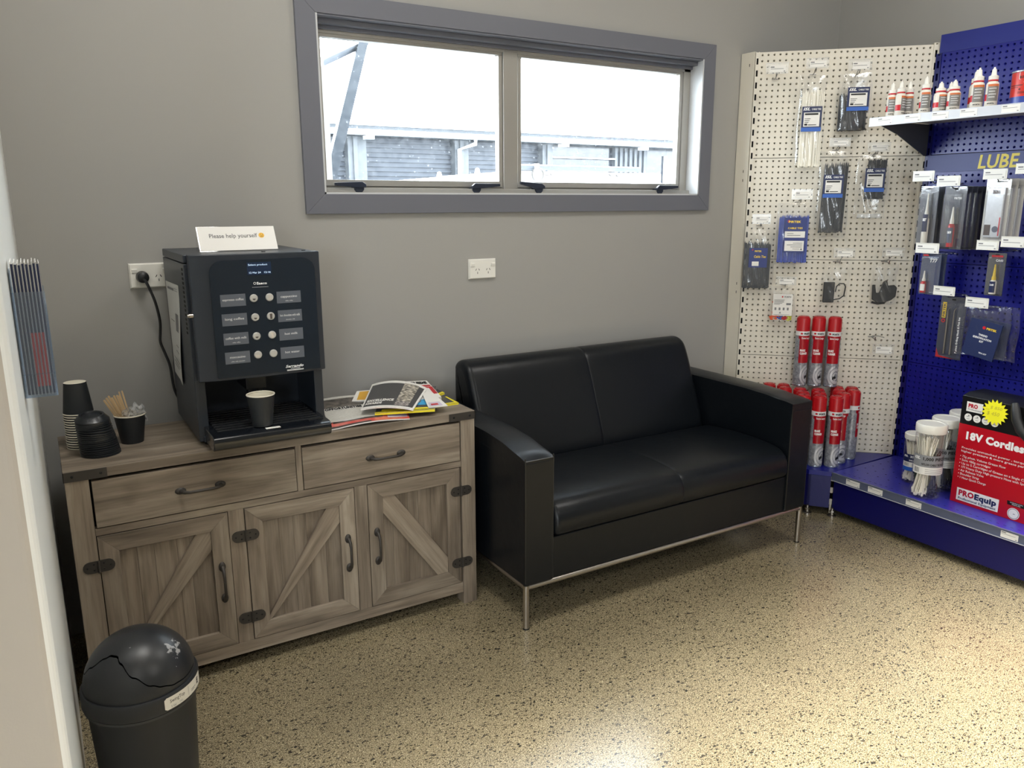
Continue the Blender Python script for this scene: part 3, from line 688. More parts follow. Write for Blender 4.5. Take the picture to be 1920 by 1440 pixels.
DY = -0.4715
b = MB(); r = 0.035; gx0, gx1, gz0, gz1 = -0.405, -0.118, 0.886, 1.207
pts = []
for cx, cz, a0 in ((gx1-r, gz1-r, 0), (gx0+r, gz1-r, 90)):
    pts += [(cx+r*math.cos(math.radians(a0+18*k)), cz+r*math.sin(math.radians(a0+18*k))) for k in range(6)]
pts += [(gx0, gz0), (gx1, gz0)]
b.prism(pts, 1, DY, -0.462); g = obj('glass_panel', b, M_gloss, d)
b = MB(); b.box((-0.306, DY-0.0006, 1.165), (-0.2406, DY+0.001, 1.1995)); s = obj('display', b, mat('lcd_navy', (24, 36, 56), 0.2, emit=0.35), d)
lcd = mat('lcd_text', (190, 215, 240), 0.4, emit=0.8)
F = front(DY-0.0012)
txt(d, lcd, [('Select product', -0.303, 1.1905, 0.005, dict(width=0.052)), ('12 Mar 24', -0.301, 1.169, 0.005, dict(width=0.031)), ('12:16', -0.2605, 1.169, 0.005, dict(width=0.017))], F, local=False)
txt(d, M_wtxt, [('Saeco', -0.2835, 1.1385, 0.0068, dict(bold=0.03, width=0.028))], F, local=False)
b = MB(); b.lathe([(0.0026, 0), (0.0036, 0)], 16, T=Matrix.Translation((-0.2885, DY-0.001, 1.142)) @ Matrix.Rotation(PI/2, 4, 'X')); b.box((-0.296, DY-0.001, 1.131), (-0.252, DY-0.0004, 1.1314)); obj('emblem', b, M_wtxt, d)
rows = [1.1015, 1.0485, 0.9955, 0.9425]
names = [('espresso coffee', 'cappuccino'), ('long coffee', 'hot chocolate with milk'), ('coffee with milk', 'hot milk'), ('moccacino', 'hot water')]
sub = [('', 'milky, coffee'), ('', 'chocolate, milk'), ('milky, coffee', ''), ('coffee, milk, chocolate', '')]
M_cupimg = mat('button_picture_dark', (84, 76, 70), 0.4); M_cupimg2 = mat('button_picture_cream', (214, 204, 190), 0.4)
for k, z in enumerate(rows):
    for side, bx in ((0, -0.2940), (1, -0.2510)):
        b = MB(); b.lathe([(0.0, 0.004), (0.0092, 0.0038), (0.0108, 0.0022), (0.0112, -0.001)], 24, T=Matrix.Translation((bx, DY, z)) @ Matrix.Rotation(PI/2, 4, 'X'))
        bt = obj('button', b, M_btn, d)
        if not (k == 3 and side == 1):                      # little cup or glass picture
            b = MB(); fy = front(DY-0.0044)
            if (k, side) in ((1, 1), (2, 1)): b.add([fy(bx-0.0036, z+0.0075), fy(bx+0.0036, z+0.0075), fy(bx+0.0028, z-0.0075), fy(bx-0.0028, z-0.0075)], [(0, 1, 2, 3)])
            else: b.add([fy(bx+0.0042*math.cos(a), z-0.001+0.0045*math.sin(a)) for a in [PI+PI*q/8 for q in range(9)]], [tuple(range(9))])
            if (k, side) == (0, 1): rect(b, bx-0.004, z+0.003, bx+0.004, z+0.0052, fy)
            obj('cup_picture', b, M_cupimg2 if (k, side) in ((2, 1), (3, 0), (0, 1)) else M_cupimg, bt)
        lx0, lx1 = (-0.3828, -0.316) if side == 0 else (-0.2310, -0.1632)
        zc = z-0.0025
        b = MB(); b.box((lx0, DY-0.0005, zc-0.0165), (lx1, DY+0.001, zc+0.0165)); l = obj('drink_label', b, M_lab, d)
        nm = names[k][side]; wd = min(0.056, 0.0046*len(nm))
        its = [(nm, (lx0+lx1)/2, zc-0.001, 0.0068, dict(align='C', width=wd))]
        if sub[k][side]: its.append((sub[k][side], (lx0+lx1)/2, zc-0.0115, 0.003, dict(align='C')))
        txt(l, M_wtxt, its, front(DY-0.0009), local=False)
txt(d, M_wtxt, [('Serrando', -0.2198, 0.897, 0.0075, dict(width=0.052, bold=0.03, shear=0.35))], F, local=False)
b = MB()
for z, x0, x1 in ((0.8935, -0.205, -0.178), (0.8895, -0.216, -0.168), (0.8875, -0.216, -0.168)): rect(b, x0, z, x1, z+0.0012, front(DY-0.001))
obj('small_print', b, M_wtxt, d)
b = MB(); b.cyl((-0.462, -0.445, 1.061), (-0.4505, -0.445, 1.061), 0.0065, n=14); b.cyl((-0.466, -0.445, 1.061), (-0.462, -0.445, 1.061), 0.0045, n=10); obj('lock', b, M_steel, d)
b = MB()
for k in range(15):
    z = 1.182-0.0125*k; b.box((MX0-0.0006, -0.400+0.0005*k, z-0.0035), (MX0+0.002, -0.378+0.0005*k, z+0.0035))
obj('side_vents', b, M_dark, t)
b = MB(); yz = [(-0.065, 1.127), (-0.300, 1.131), (-0.236, 0.828), (-0.072, 0.842)]
def sheet(u, v):
    top = Vector(yz[0]).lerp(Vector(yz[1]), u); bot = Vector(yz[3]).lerp(Vector(yz[2]), u); p = bot.lerp(top, v)
    return (MX0-0.0015-0.010*max(0, u-0.6)*(1-v)-0.002*math.sin(v*6)*u, p.x, p.y)
b.grid(sheet, 8, 8); p = obj('instruction_sheet', b, mat('grey_white_paper', (205, 205, 202), 0.7), t)
b = MB()
for u0, u1, v0, v1 in ((0.12, 0.62, 0.925, 0.95), (0.66, 0.92, 0.93, 0.935), (0.66, 0.9, 0.95, 0.955), (0.6, 0.85, 0.52, 0.7), (0.55, 0.8, 0.36, 0.37), (0.5, 0.85, 0.30, 0.31), (0.2, 0.5, 0.6, 0.61), (0.2, 0.9, 0.2, 0.21), (0.2, 0.9, 0.16, 0.17), (0.2, 0.7, 0.12, 0.13)):
    vs = [sheet(u0, v0), sheet(u1, v0), sheet(u1, v1), sheet(u0, v1)]; b.add([(x-0.0008, y, z) for x, y, z in vs], [(0, 1, 2, 3)])
obj('print', b, M_greyink, p)
# drip tray
b = MB(); TX0, TX1 = -0.446, -0.119
b.prism([(-0.25, 0.716), (-0.25, 0.743), (-0.535, 0.743), (-0.549, 0.737), (-0.552, 0.725), (-0.546, 0.706), (-0.535, 0.700), (-0.43, 0.700), (-0.43, 0.716)], 0, TX0, TX1)
tr = obj('drip_tray', b, mat('tray_gloss_black', (20, 23, 28), 0.16, coat=0.3), t, bevel=0.003, seg=3)
for k in range(9):
    y = -0.50+0.026*k; b = MB(); b.box((-0.425, y, 0.7425), (-0.135, y+0.014, 0.7455)); obj('slat', b, M_black, tr, bevel=0.0008)
b = MB(); b.box((-0.175, -0.515, 0.7432), (-0.157, -0.508, 0.746)); b.box((-0.150, -0.515, 0.7432), (-0.132, -0.508, 0.746)); obj('tray_slots', b, M_dark, tr)
b = MB(); b.box((-0.302, -0.540, 0.743), (-0.262, -0.525, 0.7436)); obj('tray_sticker', b, M_paper, tr)
b = MB()
for x in (-0.43, -0.13):
    for y in (-0.40, -0.07): b.cyl((x, y, ST+0.0002), (x, y, 0.70), 0.014, n=14)
obj('feet', b, M_black, t)
b = MB(); b.box((-0.31, -0.36, 0.82), (-0.25, -0.24, 0.876)); b.cyl((-0.295, -0.33, 0.80), (-0.295, -0.33, 0.83), 0.008); b.cyl((-0.265, -0.33, 0.80), (-0.265, -0.33, 0.83), 0.008); obj('spout', b, M_black, t, bevel=0.003)

# acrylic sign on top of the machine
t = thing('tabletop_sign', 'small white sign in clear stand reading Please help yourself', 'sign', (-0.285, -0.29, 1.2227))
b = MB(); bx0, bx1 = -0.398, -0.178; yb, yt, zb, zt = -0.325, -0.285, 1.2231, 1.292
b.add([(bx0, yb, zb), (bx1, yb, zb), (bx1, yt, zt), (bx0, yt, zt), (bx0, -0.262, zb), (bx1, -0.262, zb)], [(0, 1, 2, 3), (3, 2, 5, 4), (0, 1, 5, 4)], 0)
o = obj('acrylic_stand', b, film('clear_acrylic', clear=0.9, rough=0.03, bump=0, haze=0.1), t)
b = MB(); nrm = Vector((0, -(zt-zb), (yt-yb))).normalized()
def sg(x, z):
    v = (z)/0.08; return (x, yb+(yt-yb)*v+nrm.y*0.0006, zb+(zt-zb)*v+nrm.z*0.0006)
b.add([sg(bx0+0.003, 0.003), sg(bx1-0.001, 0.003), sg(bx1-0.001, 0.079), sg(bx0+0.003, 0.079)], [(0, 1, 2, 3)]); c = obj('card', b, M_paper, t)
def sg2(x, z): p = sg(x, z); return (p[0], p[1]+nrm.y*0.0006, p[2]+nrm.z*0.0006)
txt(c, mat('sign_grey_text', (70, 70, 72), 0.6), [('Please help yourself', -0.366, 0.043, 0.0135, dict(width=0.134))], sg2, local=False)
b = MB(); disc(b, -0.2195, 0.049, 0.0082, sg2, 20); e = obj('smiley', b, mat('smiley_yellow', (236, 182, 52), 0.5), c)
def sg3(x, z): p = sg(x, z); return (p[0], p[1]+nrm.y*0.001, p[2]+nrm.z*0.001)
b = MB(); disc(b, -0.2225, 0.0515, 0.0012, sg3, 8); disc(b, -0.2165, 0.0515, 0.0012, sg3, 8); rect(b, -0.2235, 0.0455, -0.2155, 0.0468, sg3); obj('smiley_face', b, M_iron, e)
# ------------------------------------------------------------------ power outlets, plug and cord
def outlet(cx, cz, label):
    t = thing('power_outlet', label, 'outlet', (cx, -0.0005, cz))
    b = MB(); w, h = 0.0595, 0.0382
    b.prism([(-w, -h), (w, -h), (w, h), (-w, h)], 1, -0.004, 0.0); b.add([(-w, -0.004, -h), (w, -0.004, -h), (w, -0.004, h), (-w, -0.004, h), (-w+0.004, -0.0105, -h+0.004), (w-0.004, -0.0105, -h+0.004), (w-0.004, -0.0105, h-0.004), (-w+0.004, -0.0105, h-0.004)], [(0, 1, 5, 4), (1, 2, 6, 5), (2, 3, 7, 6), (3, 0, 4, 7), (4, 5, 6, 7)])
    obj('plate', b, M_white, t, local=True)
    for s in (-1, 1):
        b = MB(); b.prism([(-0.010, 0.010), (-0.010, 0.022), (-0.0155, 0.020), (-0.0135, 0.010)], 0, s*0.044-0.0075, s*0.044+0.0075); obj('switch', b, M_white, t, local=True)
        b = MB(); ccx = s*0.0235; fy = front(-0.0108)
        for dx, dz, ang in ((-0.0065, 0.001, -0.5), (0.0065, 0.001, 0.5), (0, -0.0115, 0.0)):
            c, sn = math.cos(ang), math.sin(ang); q = [(-0.0011, -0.004), (0.0011, -0.004), (0.0011, 0.004), (-0.0011, 0.004)]
            b.add([fy(ccx+dx+x*c-z*sn, -0.003+dz+x*sn+z*c) for x, z in q], [(0, 1, 2, 3)])
        obj('pin_slots', b, M_dark, t, local=True)
    return t
outlet(-0.497, 1.1398, 'white double power outlet on the wall behind the coffee machine')
outlet(0.6845, 1.1083, 'white double power outlet on the bare wall below the window')
t = thing('power_lead', 'black plug and cord running down the wall from outlet to coffee machine', 'cord', (-0.5215, -0.012, 1.137))
b = MB(); b.lathe([(0.0, 0.036), (0.010, 0.035), (0.0165, 0.030), (0.0175, 0.020), (0.0185, 0.008), (0.0185, 0.0)], 20, T=Matrix.Translation((-0.5205, -0.0115, 1.1368)) @ Matrix.Rotation(PI/2, 4, 'X')); obj('plug', b, M_black, t)
b = MB(); P = [(-0.5205, -0.044, 1.132), (-0.512, -0.052, 1.115), (-0.495, -0.045, 1.06), (-0.4855, -0.03, 1.00), (-0.487, -0.022, 0.96), (-0.489, -0.02, 0.93), (-0.478, -0.02, 0.89), (-0.468, -0.02, 0.85), (-0.463, -0.02, 0.78), (-0.45, -0.02, 0.74), (-0.43, -0.03, 0.73)]
q = [Vector(p) for p in P]; path = []
for i in range(len(q)-1):
    p0, p1, p2, p3 = q[max(i-1, 0)], q[i], q[i+1], q[min(i+2, len(q)-1)]
    for k in range(5):
        s = k/5; path.append(0.5*((2*p1)+(-p0+p2)*s+(2*p0-5*p1+4*p2-p3)*s*s+(-p0+3*p1-3*p2+p3)*s**3))
path.append(q[-1]); b.tube(path, 0.0042, 8); obj('cord', b, M_black, t)

# ------------------------------------------------------------------ cups, lids, stirrers
M_cup = mat('black_card', (30, 34, 38), 0.55, bump=0.05, bscale=200); M_rim = mat('cup_rim_cream', (226, 220, 202), 0.5); M_lid = mat('lid_black', (26, 30, 35), 0.32)
def cup(name, label, loc, h=0.086, rt=0.0405, rb=0.0275, inv=False, group=None):
    t = thing(name, label, 'cup', loc, group=group)
    b = MB()
    b.lathe([(0, 0.004), (rb-0.001, 0.004), (rb, 0.0), (rt-0.0012, h-0.001)], 28, mi=0)
    o = obj('cup_wall', b, [M_cup], t, local=True)
    b = MB(); b.lathe([(rb-0.001, 0.0055), (rt-0.0025, h-0.002)], 28); b.lathe([(0, 0.0055), (rb-0.001, 0.0055)], 28); i = obj('lining', b, M_rim, t, local=True)
    b = MB(); b.lathe([(rt-0.002+0.0019*math.cos(a), h-0.0015+0.0019*math.sin(a)) for a in [2*PI*k/8 for k in range(9)]], 28); r = obj('rolled_rim', b, M_rim, t, local=True)
    if inv: t.rotation_euler = (PI, 0, 0); t.location = (loc[0], loc[1], loc[2]+h)
    return t
c0 = cup('paper_cup', 'topmost upside-down black paper cup on the stack with cream base showing', (-0.745, -0.243, ST+0.0985), 0.088, 0.0400, 0.0285, True, 'upside-down cups in the stack')
b = MB(); b.lathe([(0, -0.0006), (0.0275, -0.0006), (0.0285, -0.0002)], 24); obj('cup_base', b, M_rim, c0, local=True)
for k in range(14):
    dup(c0, (-0.745+0.0006*math.sin(k*2.1), -0.243+0.0006*math.cos(k*1.7), ST+0.0883+0.0005+0.0070*k), None, 'upside-down nested paper cup, %s pale rim from the bottom of the cup stack' % ('first', 'second', 'third', 'fourth', 'fifth', 'sixth', 'seventh', 'eighth', 'ninth', 'tenth', 'eleventh', 'twelfth', 'thirteenth', 'fourteenth')[k], 'upside-down cups in the stack')
# stack of lids, leaning a little
t0 = thing('lid', 'topmost black plastic coffee lid on the leaning lid stack', 'lid', (0, 0, 0), group='black coffee lids')
b = MB(); b.lathe([(0, 0.0105), (0.018, 0.0105), (0.024, 0.0115), (0.0262, 0.0165), (0.0305, 0.0165), (0.0335, 0.012), (0.0375, 0.008), (0.0405, 0.0040), (0.0420, 0.0030), (0.0420, 0.0006), (0.0385, 0.0)], 32); obj('lid_dome', b, M_lid, t0, local=True)
b = MB(); b.box((-0.004, -0.026, 0.0155), (0.004, -0.021, 0.0171)); obj('sip_hole', b, M_dark, t0, local=True)
nl = 21; base = Vector((-0.706, -0.343, ST+0.0006)); lean = Vector((-0.012, -0.002, 0.097))
for k in range(nl):
    p = base+lean*(k/(nl-1)); s = 1.20-0.18*k/(nl-1)
    r = t0 if k == nl-1 else dup(t0, None, None, 'black plastic coffee lid nested within the leaning lid stack')
    r.location = p; r.scale = (s, s, 1.0); r.rotation_euler = (0.02*math.sin(k*1.3), -0.10*k/nl, k*0.7)
# cup of stirrers
cup('paper_cup', 'upright black paper cup holding wooden stirrers and crumpled plastic', (-0.619, -0.268, ST+0.0005), 0.083, 0.0430, 0.0300)
b = MB(); b.lathe([(0.026, 0.025), (0.0375, 0.092), (0.0385, 0.0925), (0.039, 0.091)], 24, (-0.622, -0.266, ST)); tag(obj('clear_cup', b, M_jar), 'clear plastic cup nested in the stirrer cup', 'cup')
M_stick = mat('birch_wood', (216, 188, 148), 0.6, var=0.10, bscale=30)
def stick(p, q, w=0.0055):
    p = Vector(p); q = Vector(q); d = (q-p); L = d.length; d.normalize()
    side = d.cross(Vector((0.4, 1, 0.2))).normalized(); nn = d.cross(side)
    T = Matrix((side, nn, d)).transposed().to_4x4(); T.translation = p
    b = MB(); h = w/2; pts = [(-h, 0), (h, 0), (h, L-h)]+[(h*math.cos(a), L-h+h*math.sin(a)) for a in (0.8, 1.57, 2.3)]+[(-h, L-h)]
    b.prism(pts, 1, -0.0008, 0.0008, T=T)
    return tag(obj('stirrer', b, M_stick), '', 'stirrer', 'wooden stirrers in the cup')
for k in range(7):
    o = stick((-0.622+0.002*k, -0.272+0.003*(k % 3), 0.700), (-0.681+0.0068*k, -0.276+0.005*((k*2) % 5-2), 0.823+0.002*(k % 3)+0.0012*k))
    o['label'] = '%s wooden stirrer in the bundle leaning left out of the cup' % ('leftmost', 'second from left', 'third from left', 'middle', 'third from right', 'second from right', 'rightmost')[k]
for k, (x, z) in enumerate(((-0.639, 0.836), (-0.632, 0.840))):
    o = stick((-0.612+0.004*k, -0.262+0.004*k, 0.70), (x, -0.255-0.012*k, z), 0.004)
    o['label'] = ('upright wooden stirrer left of its twin behind the clear plastic', 'upright wooden stirrer right of its twin behind the clear plastic')[k]
def crumple(u, v):
    x = -0.640+0.064*u; z = 0.752+0.046*v*(0.7+0.3*math.sin(u*PI))
    return (x, -0.288+0.03*v*u+0.010*math.sin(u*17+v*4)+0.007*math.sin(v*19-u*6), z+0.004*math.sin(u*23))
b = MB(); b.grid(crumple, 22, 12); b.grid(lambda u, v: (crumple(u, v)[0], crumple(u, v)[1]+0.02+0.006*math.sin(u*13), crumple(u, v)[2]-0.004), 22, 12)
tag(obj('plastic_wrapper', b, film('wrapper_film', clear=0.62, rough=0.18, bump=0.9, bscale=90, haze=0.5)), 'crumpled clear plastic wrapper in the stirrer cup', 'wrapper')
cup('paper_cup', 'black paper cup standing under the spout on the machine drip tray', (-0.3015, -0.497, 0.7462), 0.090, 0.0395, 0.0275)

# ------------------------------------------------------------------ swing-top bin
M_bin = mat('bin_black', (36, 38, 41), 0.42, bump=0.10, bscale=500)
BC = Vector((-0.708, -0.92, 0.0)); ZR = 0.325; R = 0.121
t = thing('swing_bin', 'black round swing-top bin with domed lid before the sideboard', 'bin', (BC.x, BC.y, 0))
b = MB(); b.lathe([(0, 0.003), (0.094, 0.003), (0.098, 0.0), (0.112, ZR-0.045), (0.112, ZR-0.02)], 48, BC); obj('body', b, M_bin, t)
b = MB(); b.lathe([(0.1135, ZR-0.048), (0.1175, ZR-0.048), (0.118, ZR-0.042), (0.1135, ZR-0.04)], 48, BC); obj('body_lip', b, mat('bin_lip_grey', (58, 60, 62), 0.4), t)
b = MB(); b.lathe([(0.113, ZR-0.040), (0.119, ZR-0.040), (0.121, ZR-0.036), (0.121, ZR-0.004), (0.1185, ZR), (0.1145, ZR)], 48, BC); obj('lid_ring', b, M_bin, t)
# where the flap starts, by azimuth (deg): low in front, high over the two ears
ZB = [(-180, 0.040), (-168, 0.062), (-150, 0.084), (-141, 0.090), (-128, 0.090), (-118, 0.080), (-100, 0.055), (-83, 0.032), (-72, 0.022), (-59, 0.014), (-45, 0.012), (-20, 0.014), (0, 0.03), (15, 0.055), (30, 0.080), (39, 0.090), (52, 0.090), (62, 0.080), (80, 0.055), (97, 0.032), (108, 0.024), (121, 0.02), (135, 0.02), (160, 0.03), (180, 0.040)]
def zb(a):
    a = (a+180) % 360-180
    for (a0, z0), (a1, z1) in zip(ZB, ZB[1:]):
        if a0 <= a <= a1:
            s = (a-a0)/(a1-a0); s = s*s*(3-2*s); return z0+(z1-z0)*s
    return 0.04
RD = 0.1145; HD = 0.112
def dome(a, z, k=1.0):
    z = min(z, HD); r = RD*math.sqrt(max(0, 1-(z/HD)**2)); a = math.radians(a); return (BC.x+k*r*math.cos(a), BC.y+k*r*math.sin(a), ZR-0.002+z*k)
b = MB(); b.grid(lambda u, v: dome(-180+360*u, (zb(-180+360*u)-0.0015)*v, 1.0), 120, 10); b.grid(lambda u, v: dome(-180+360*u, zb(-180+360*u)-0.0015, 1.0-0.035*v), 120, 2); obj('lid_dome', b, M_bin, t)
def flapmat():
    m, nt, b = newmat('bin_flap_black'); b.inputs['Roughness'].default_value = 0.36
    tc = N(nt, 'ShaderNodeTexCoord'); no = N(nt, 'ShaderNodeTexNoise'); no.inputs['Scale'].default_value = 95; no.inputs['Detail'].default_value = 5
    nt.links.new(tc.outputs['Object'], no.inputs['Vector'])
    di = N(nt, 'ShaderNodeVectorMath', operation='DISTANCE'); di.inputs[1].default_value = (0.070, -0.052, ZR+0.075); nt.links.new(tc.outputs['Object'], di.inputs[0])
    mr = N(nt, 'ShaderNodeMapRange'); mr.inputs['From Min'].default_value = 0.008; mr.inputs['From Max'].default_value = 0.036; mr.inputs['To Min'].default_value = 0.47; mr.inputs['To Max'].default_value = 0.74
    nt.links.new(di.outputs['Value'], mr.inputs['Value'])
    gt = N(nt, 'ShaderNodeMath', operation='GREATER_THAN'); nt.links.new(no.outputs['Fac'], gt.inputs[0]); nt.links.new(mr.outputs[0], gt.inputs[1])
    mx = N(nt, 'ShaderNodeMix', data_type='RGBA'); mx.inputs[6].default_value = C(36, 38, 41); mx.inputs[7].default_value = C(150, 150, 150)
    nt.links.new(gt.outputs[0], mx.inputs[0]); nt.links.new(mx.outputs[2], b.inputs['Base Color']); return m
b = MB()
def flap(u, v):
    a = -180+360*u; z0 = zb(a)+0.0015; th0 = math.asin(min(1, z0/HD)); th = th0+(PI/2-th0)*v
    return dome(a, HD*math.sin(th)*0.99999, 1.004)
b.grid(flap, 120, 16); b.grid(lambda u, v: dome(-180+360*u, zb(-180+360*u)+0.0015, 1.004-0.045*v), 120, 2); obj('flap', b, flapmat(), t)
# white paper label round the lid ring
def ring(a0, zc):
    return lambda x, z: (BC.x+0.1216*math.cos(a0+x/0.1216), BC.y+0.1216*math.sin(a0+x/0.1216), ZR-0.020+zc+z)
aL = math.radians(-74)
b = MB(); f = ring(aL, 0); n = 16
pts = [(0.006, -0.0155), (0.118, -0.0155), (0.123, -0.010), (0.123, 0.010), (0.118, 0.0155), (0.006, 0.0155), (0.0, 0.010), (0.0, -0.010)]
b.grid(lambda u, v: f(0.123*u, (-0.0145+0.029*v)*(1 if 0.04 < u < 0.96 else 0.75)), 24, 2); l = obj('label', b, mat('label_cream', (228, 224, 212), 0.55), t)
f2 = lambda x, z: (lambda p: (BC.x+(p[0]-BC.x)*1.003, BC.y+(p[1]-BC.y)*1.003, p[2]))(f(x, z))
txt(l, M_ink, [('SwingTop', 0.012, 0.0, 0.0085, dict(width=0.038)), ('E', 0.098, -0.006, 0.014, dict(bold=0.04))], f2, local=False)
txt(l, M_greyink, [('5 Gal  -  19 L', 0.014, -0.0115, 0.0052, dict(width=0.030))], f2, local=False)
b = MB(); rect(b, 0.062, -0.011, 0.0626, 0.011, f2); rect(b, 0.072, -0.004, 0.090, -0.0025, f2, 3); rect(b, 0.072, -0.0075, 0.086, -0.006, f2, 3); obj('print', b, M_greyink, l)

# ------------------------------------------------------------------ magazines and papers on the sideboard
def paper_item(name, label, cat, quad, z0, th, cover, bump=None, prints=(), pages=M_paper, edge=None, group=None, nu=14, nv=6, texts=()):
    """quad FL, FR, BR, BL; a stack of pages with a printed cover following the same curved surface"""
    FL, FR, BR, BL = [Vector(p) for p in quad]; bump = bump or (lambda u, v: 0.0)
    def surf(u, v, dz=0.0):
        p = FL.lerp(FR, u).lerp(BL.lerp(BR, u), v); return (p.x, p.y, z0+th+bump(u, v)+dz)
    c = (FL+FR+BR+BL)/4
    t = thing(name, label, cat, (c.x, c.y, z0), group=group)
    b = MB(); b.grid(lambda u, v: surf(u, v), nu, nv)
    b.grid(lambda u, v: (surf(u, v)[0], surf(u, v)[1], max(z0, surf(u, v)[2]-th)), nu, nv)
    for e0, e1 in (((0, 0), (1, 0)), ((1, 0), (1, 1)), ((1, 1), (0, 1)), ((0, 1), (0, 0))):
        def side(u, v, e0=e0, e1=e1):
            p = surf(e0[0]+(e1[0]-e0[0])*u, e0[1]+(e1[1]-e0[1])*u); return (p[0], p[1], max(z0, p[2]-th)+(p[2]-max(z0, p[2]-th))*v)
        b.grid(side, nu, 1)
    obj('pages', b, pages, t)
    b = MB(); b.grid(lambda u, v: surf(u, v, 0.0005), nu, nv); cv = obj('cover', b, cover, t)
    for i, (u0, v0, u1, v1, m) in enumerate(prints):
        b = MB(); b.grid(lambda u, v: surf(u0+(u1-u0)*u, v0+(v1-v0)*v, 0.0009+0.0002*i), max(2, int(nu*(u1-u0))), max(1, int(nv*(v1-v0)))); obj('print', b, m, cv)
    for body, u, v, hu, wu, m, bold in texts:
        w = (FR-FL).length; h = (BL-FL).length
        mb = MB(); txt_mb(mb, body, u*w, v*h, hu*h, lambda x, z: surf(x/w, z/h, 0.0022), width=wu*w, bold=bold); obj('lettering', mb, m, cv)
    if edge:
        b = MB(); b.grid(lambda u, v: surf(u, -0.004+0.022*v, 0.0016), nu, 1); b.grid(lambda u, v: (surf(u, -0.006)[0], surf(u, -0.006)[1], surf(u, 0)[2]-th*(1-v)*0.9), nu, 1); obj('yellow_edge', b, edge, cv)
    return t
def photo(name, a, c2, s):
    m, nt, b = newmat(name); tc = N(nt, 'ShaderNodeTexCoord'); no = N(nt, 'ShaderNodeTexNoise'); no.inputs['Scale'].default_value = s; no.inputs['Detail'].default_value = 5
    nt.links.new(tc.outputs['Object'], no.inputs['Vector']); r = N(nt, 'ShaderNodeValToRGB'); e = r.color_ramp.elements
    e[0].position = 0.35; e[0].color = C(*a); e[1].position = 0.65; e[1].color = C(*c2)
    nt.links.new(no.outputs['Fac'], r.inputs['Fac']); nt.links.new(r.outputs[0], b.inputs['Base Color']); b.inputs['Roughness'].default_value = 0.35; return m
Mc_dark = mat('glossy_dark_cover', (58, 58, 60), 0.28); Mc_red = photo('red_cover', (214, 70, 62), (226, 130, 116), 40); Mc_news = photo('newsprint', (206, 204, 196), (222, 220, 212), 160)
M_ph1 = photo('photo_strip', (60, 56, 50), (214, 206, 190), 75); M_ph2 = photo('photo_dark', (34, 33, 33), (120, 112, 104), 45); M_ph3 = photo('photo_crowd', (40, 40, 44), (190, 180, 176), 130)
M_cyan = mat('cyan_print', (38, 160, 214), 0.35); M_org = mat('orange_print', (224, 172, 54), 0.4); M_mag = mat('pale_lilac_print', (206, 196, 214), 0.4); M_yel = mat('yellow_edge_print', (238, 222, 40), 0.4)
S0 = ST+0.0005
paper_item('newspaper', 'flat grey-white newspaper with black photo and heading by the machine', 'newspaper', [(-0.085, -0.400), (0.1025, -0.4064), (0.1397, -0.115), (-0.012, -0.100)], S0+0.0072, 0.003, Mc_news,
    lambda u, v: 0.003*math.sin(u*3)*v, [(0.0, 0.46, 1.0, 0.90, M_ph2), (0.0, 0.40, 0.8, 0.52, M_paper), (0.05, 0.06, 0.45, 0.36, Mc_news)], texts=[('OPPORTUNITIES', 0.02, 0.42, 0.08, 0.72, M_ink, 0.06)])
paper_item('newspaper', 'wavy red and black newspaper at the front edge of the sideboard', 'newspaper', [(-0.0923, -0.4600), (0.160, -0.4700), (0.1941, -0.3653), (-0.0424, -0.3136)], S0, 0.0035, Mc_red,
    lambda u, v: 0.008*max(0, math.sin((u-0.05)*3.4))*(1-v*0.5), [(0.02, 0.34, 0.66, 1.0, M_ph2), (0.72, 0.2, 0.98, 0.9, M_mag), (0.0, 0.0, 0.5, 0.1, Mc_dark)], texts=[('THE AUTO', 0.06, 0.50, 0.30, 0.20, M_paper, 0.05)])
paper_item('magazine', 'black magazine with yellow front edge and blue picture under the curled one', 'magazine', [(0.0658, -0.4132), (0.2483, -0.4700), (0.3963, -0.1721), (0.238, -0.0735)], S0+0.0135, 0.007, Mc_dark,
    lambda u, v: 0.0, [(0.42, 0.20, 0.90, 0.56, M_cyan), (0.42, 0.30, 0.74, 0.54, M_ph3), (0.42, 0.56, 0.90, 0.60, M_red), (0.1, 0.04, 0.9, 0.10, M_yel)], edge=M_yel)
paper_item('magazine', 'open curled dark magazine with white border and photo column on top of the pile', 'magazine', [(0.030, -0.3850), (0.1764, -0.4600), (0.3388, -0.2200), (0.1783, -0.1027)], S0+0.0215, 0.004, M_paper,
    lambda u, v: 0.030*math.sin(PI*min(1, 0.12+u*0.86))**0.7*(0.45+0.55*v), [(0.03, 0.05, 0.97, 0.90, Mc_dark), (0.62, 0.06, 0.88, 0.92, M_ph1), (0.62, 0.06, 0.88, 0.22, M_ph3)],
    texts=[('EXCELLENCE', 0.07, 0.20, 0.07, 0.50, M_paper, 0.06), ('AWARDS', 0.05, 0.10, 0.07, 0.32, M_paper, 0.06)])
paper_item('magazine', 'stapled magazine with orange picture peeping out behind the curled magazine', 'magazine', [(0.0664, -0.2000), (0.1208, -0.2300), (0.1627, -0.1151), (0.1176, -0.1100)], S0+0.0125, 0.002, M_paper,
    lambda u, v: 0.010*v, [(0.25, 0.1, 0.98, 0.9, M_org)])
paper_item('magazine', 'yellow-edged magazine nearest the front right corner of the sideboard', 'magazine', [(0.2361, -0.3800), (0.380, -0.3800), (0.384, -0.2792), (0.2911, -0.2714)], S0, 0.0055, Mc_dark, None, [(0.3, 0.0, 1.0, 0.16, M_yel), (0.93, 0, 1.0, 1.0, M_yel)], edge=M_yel)
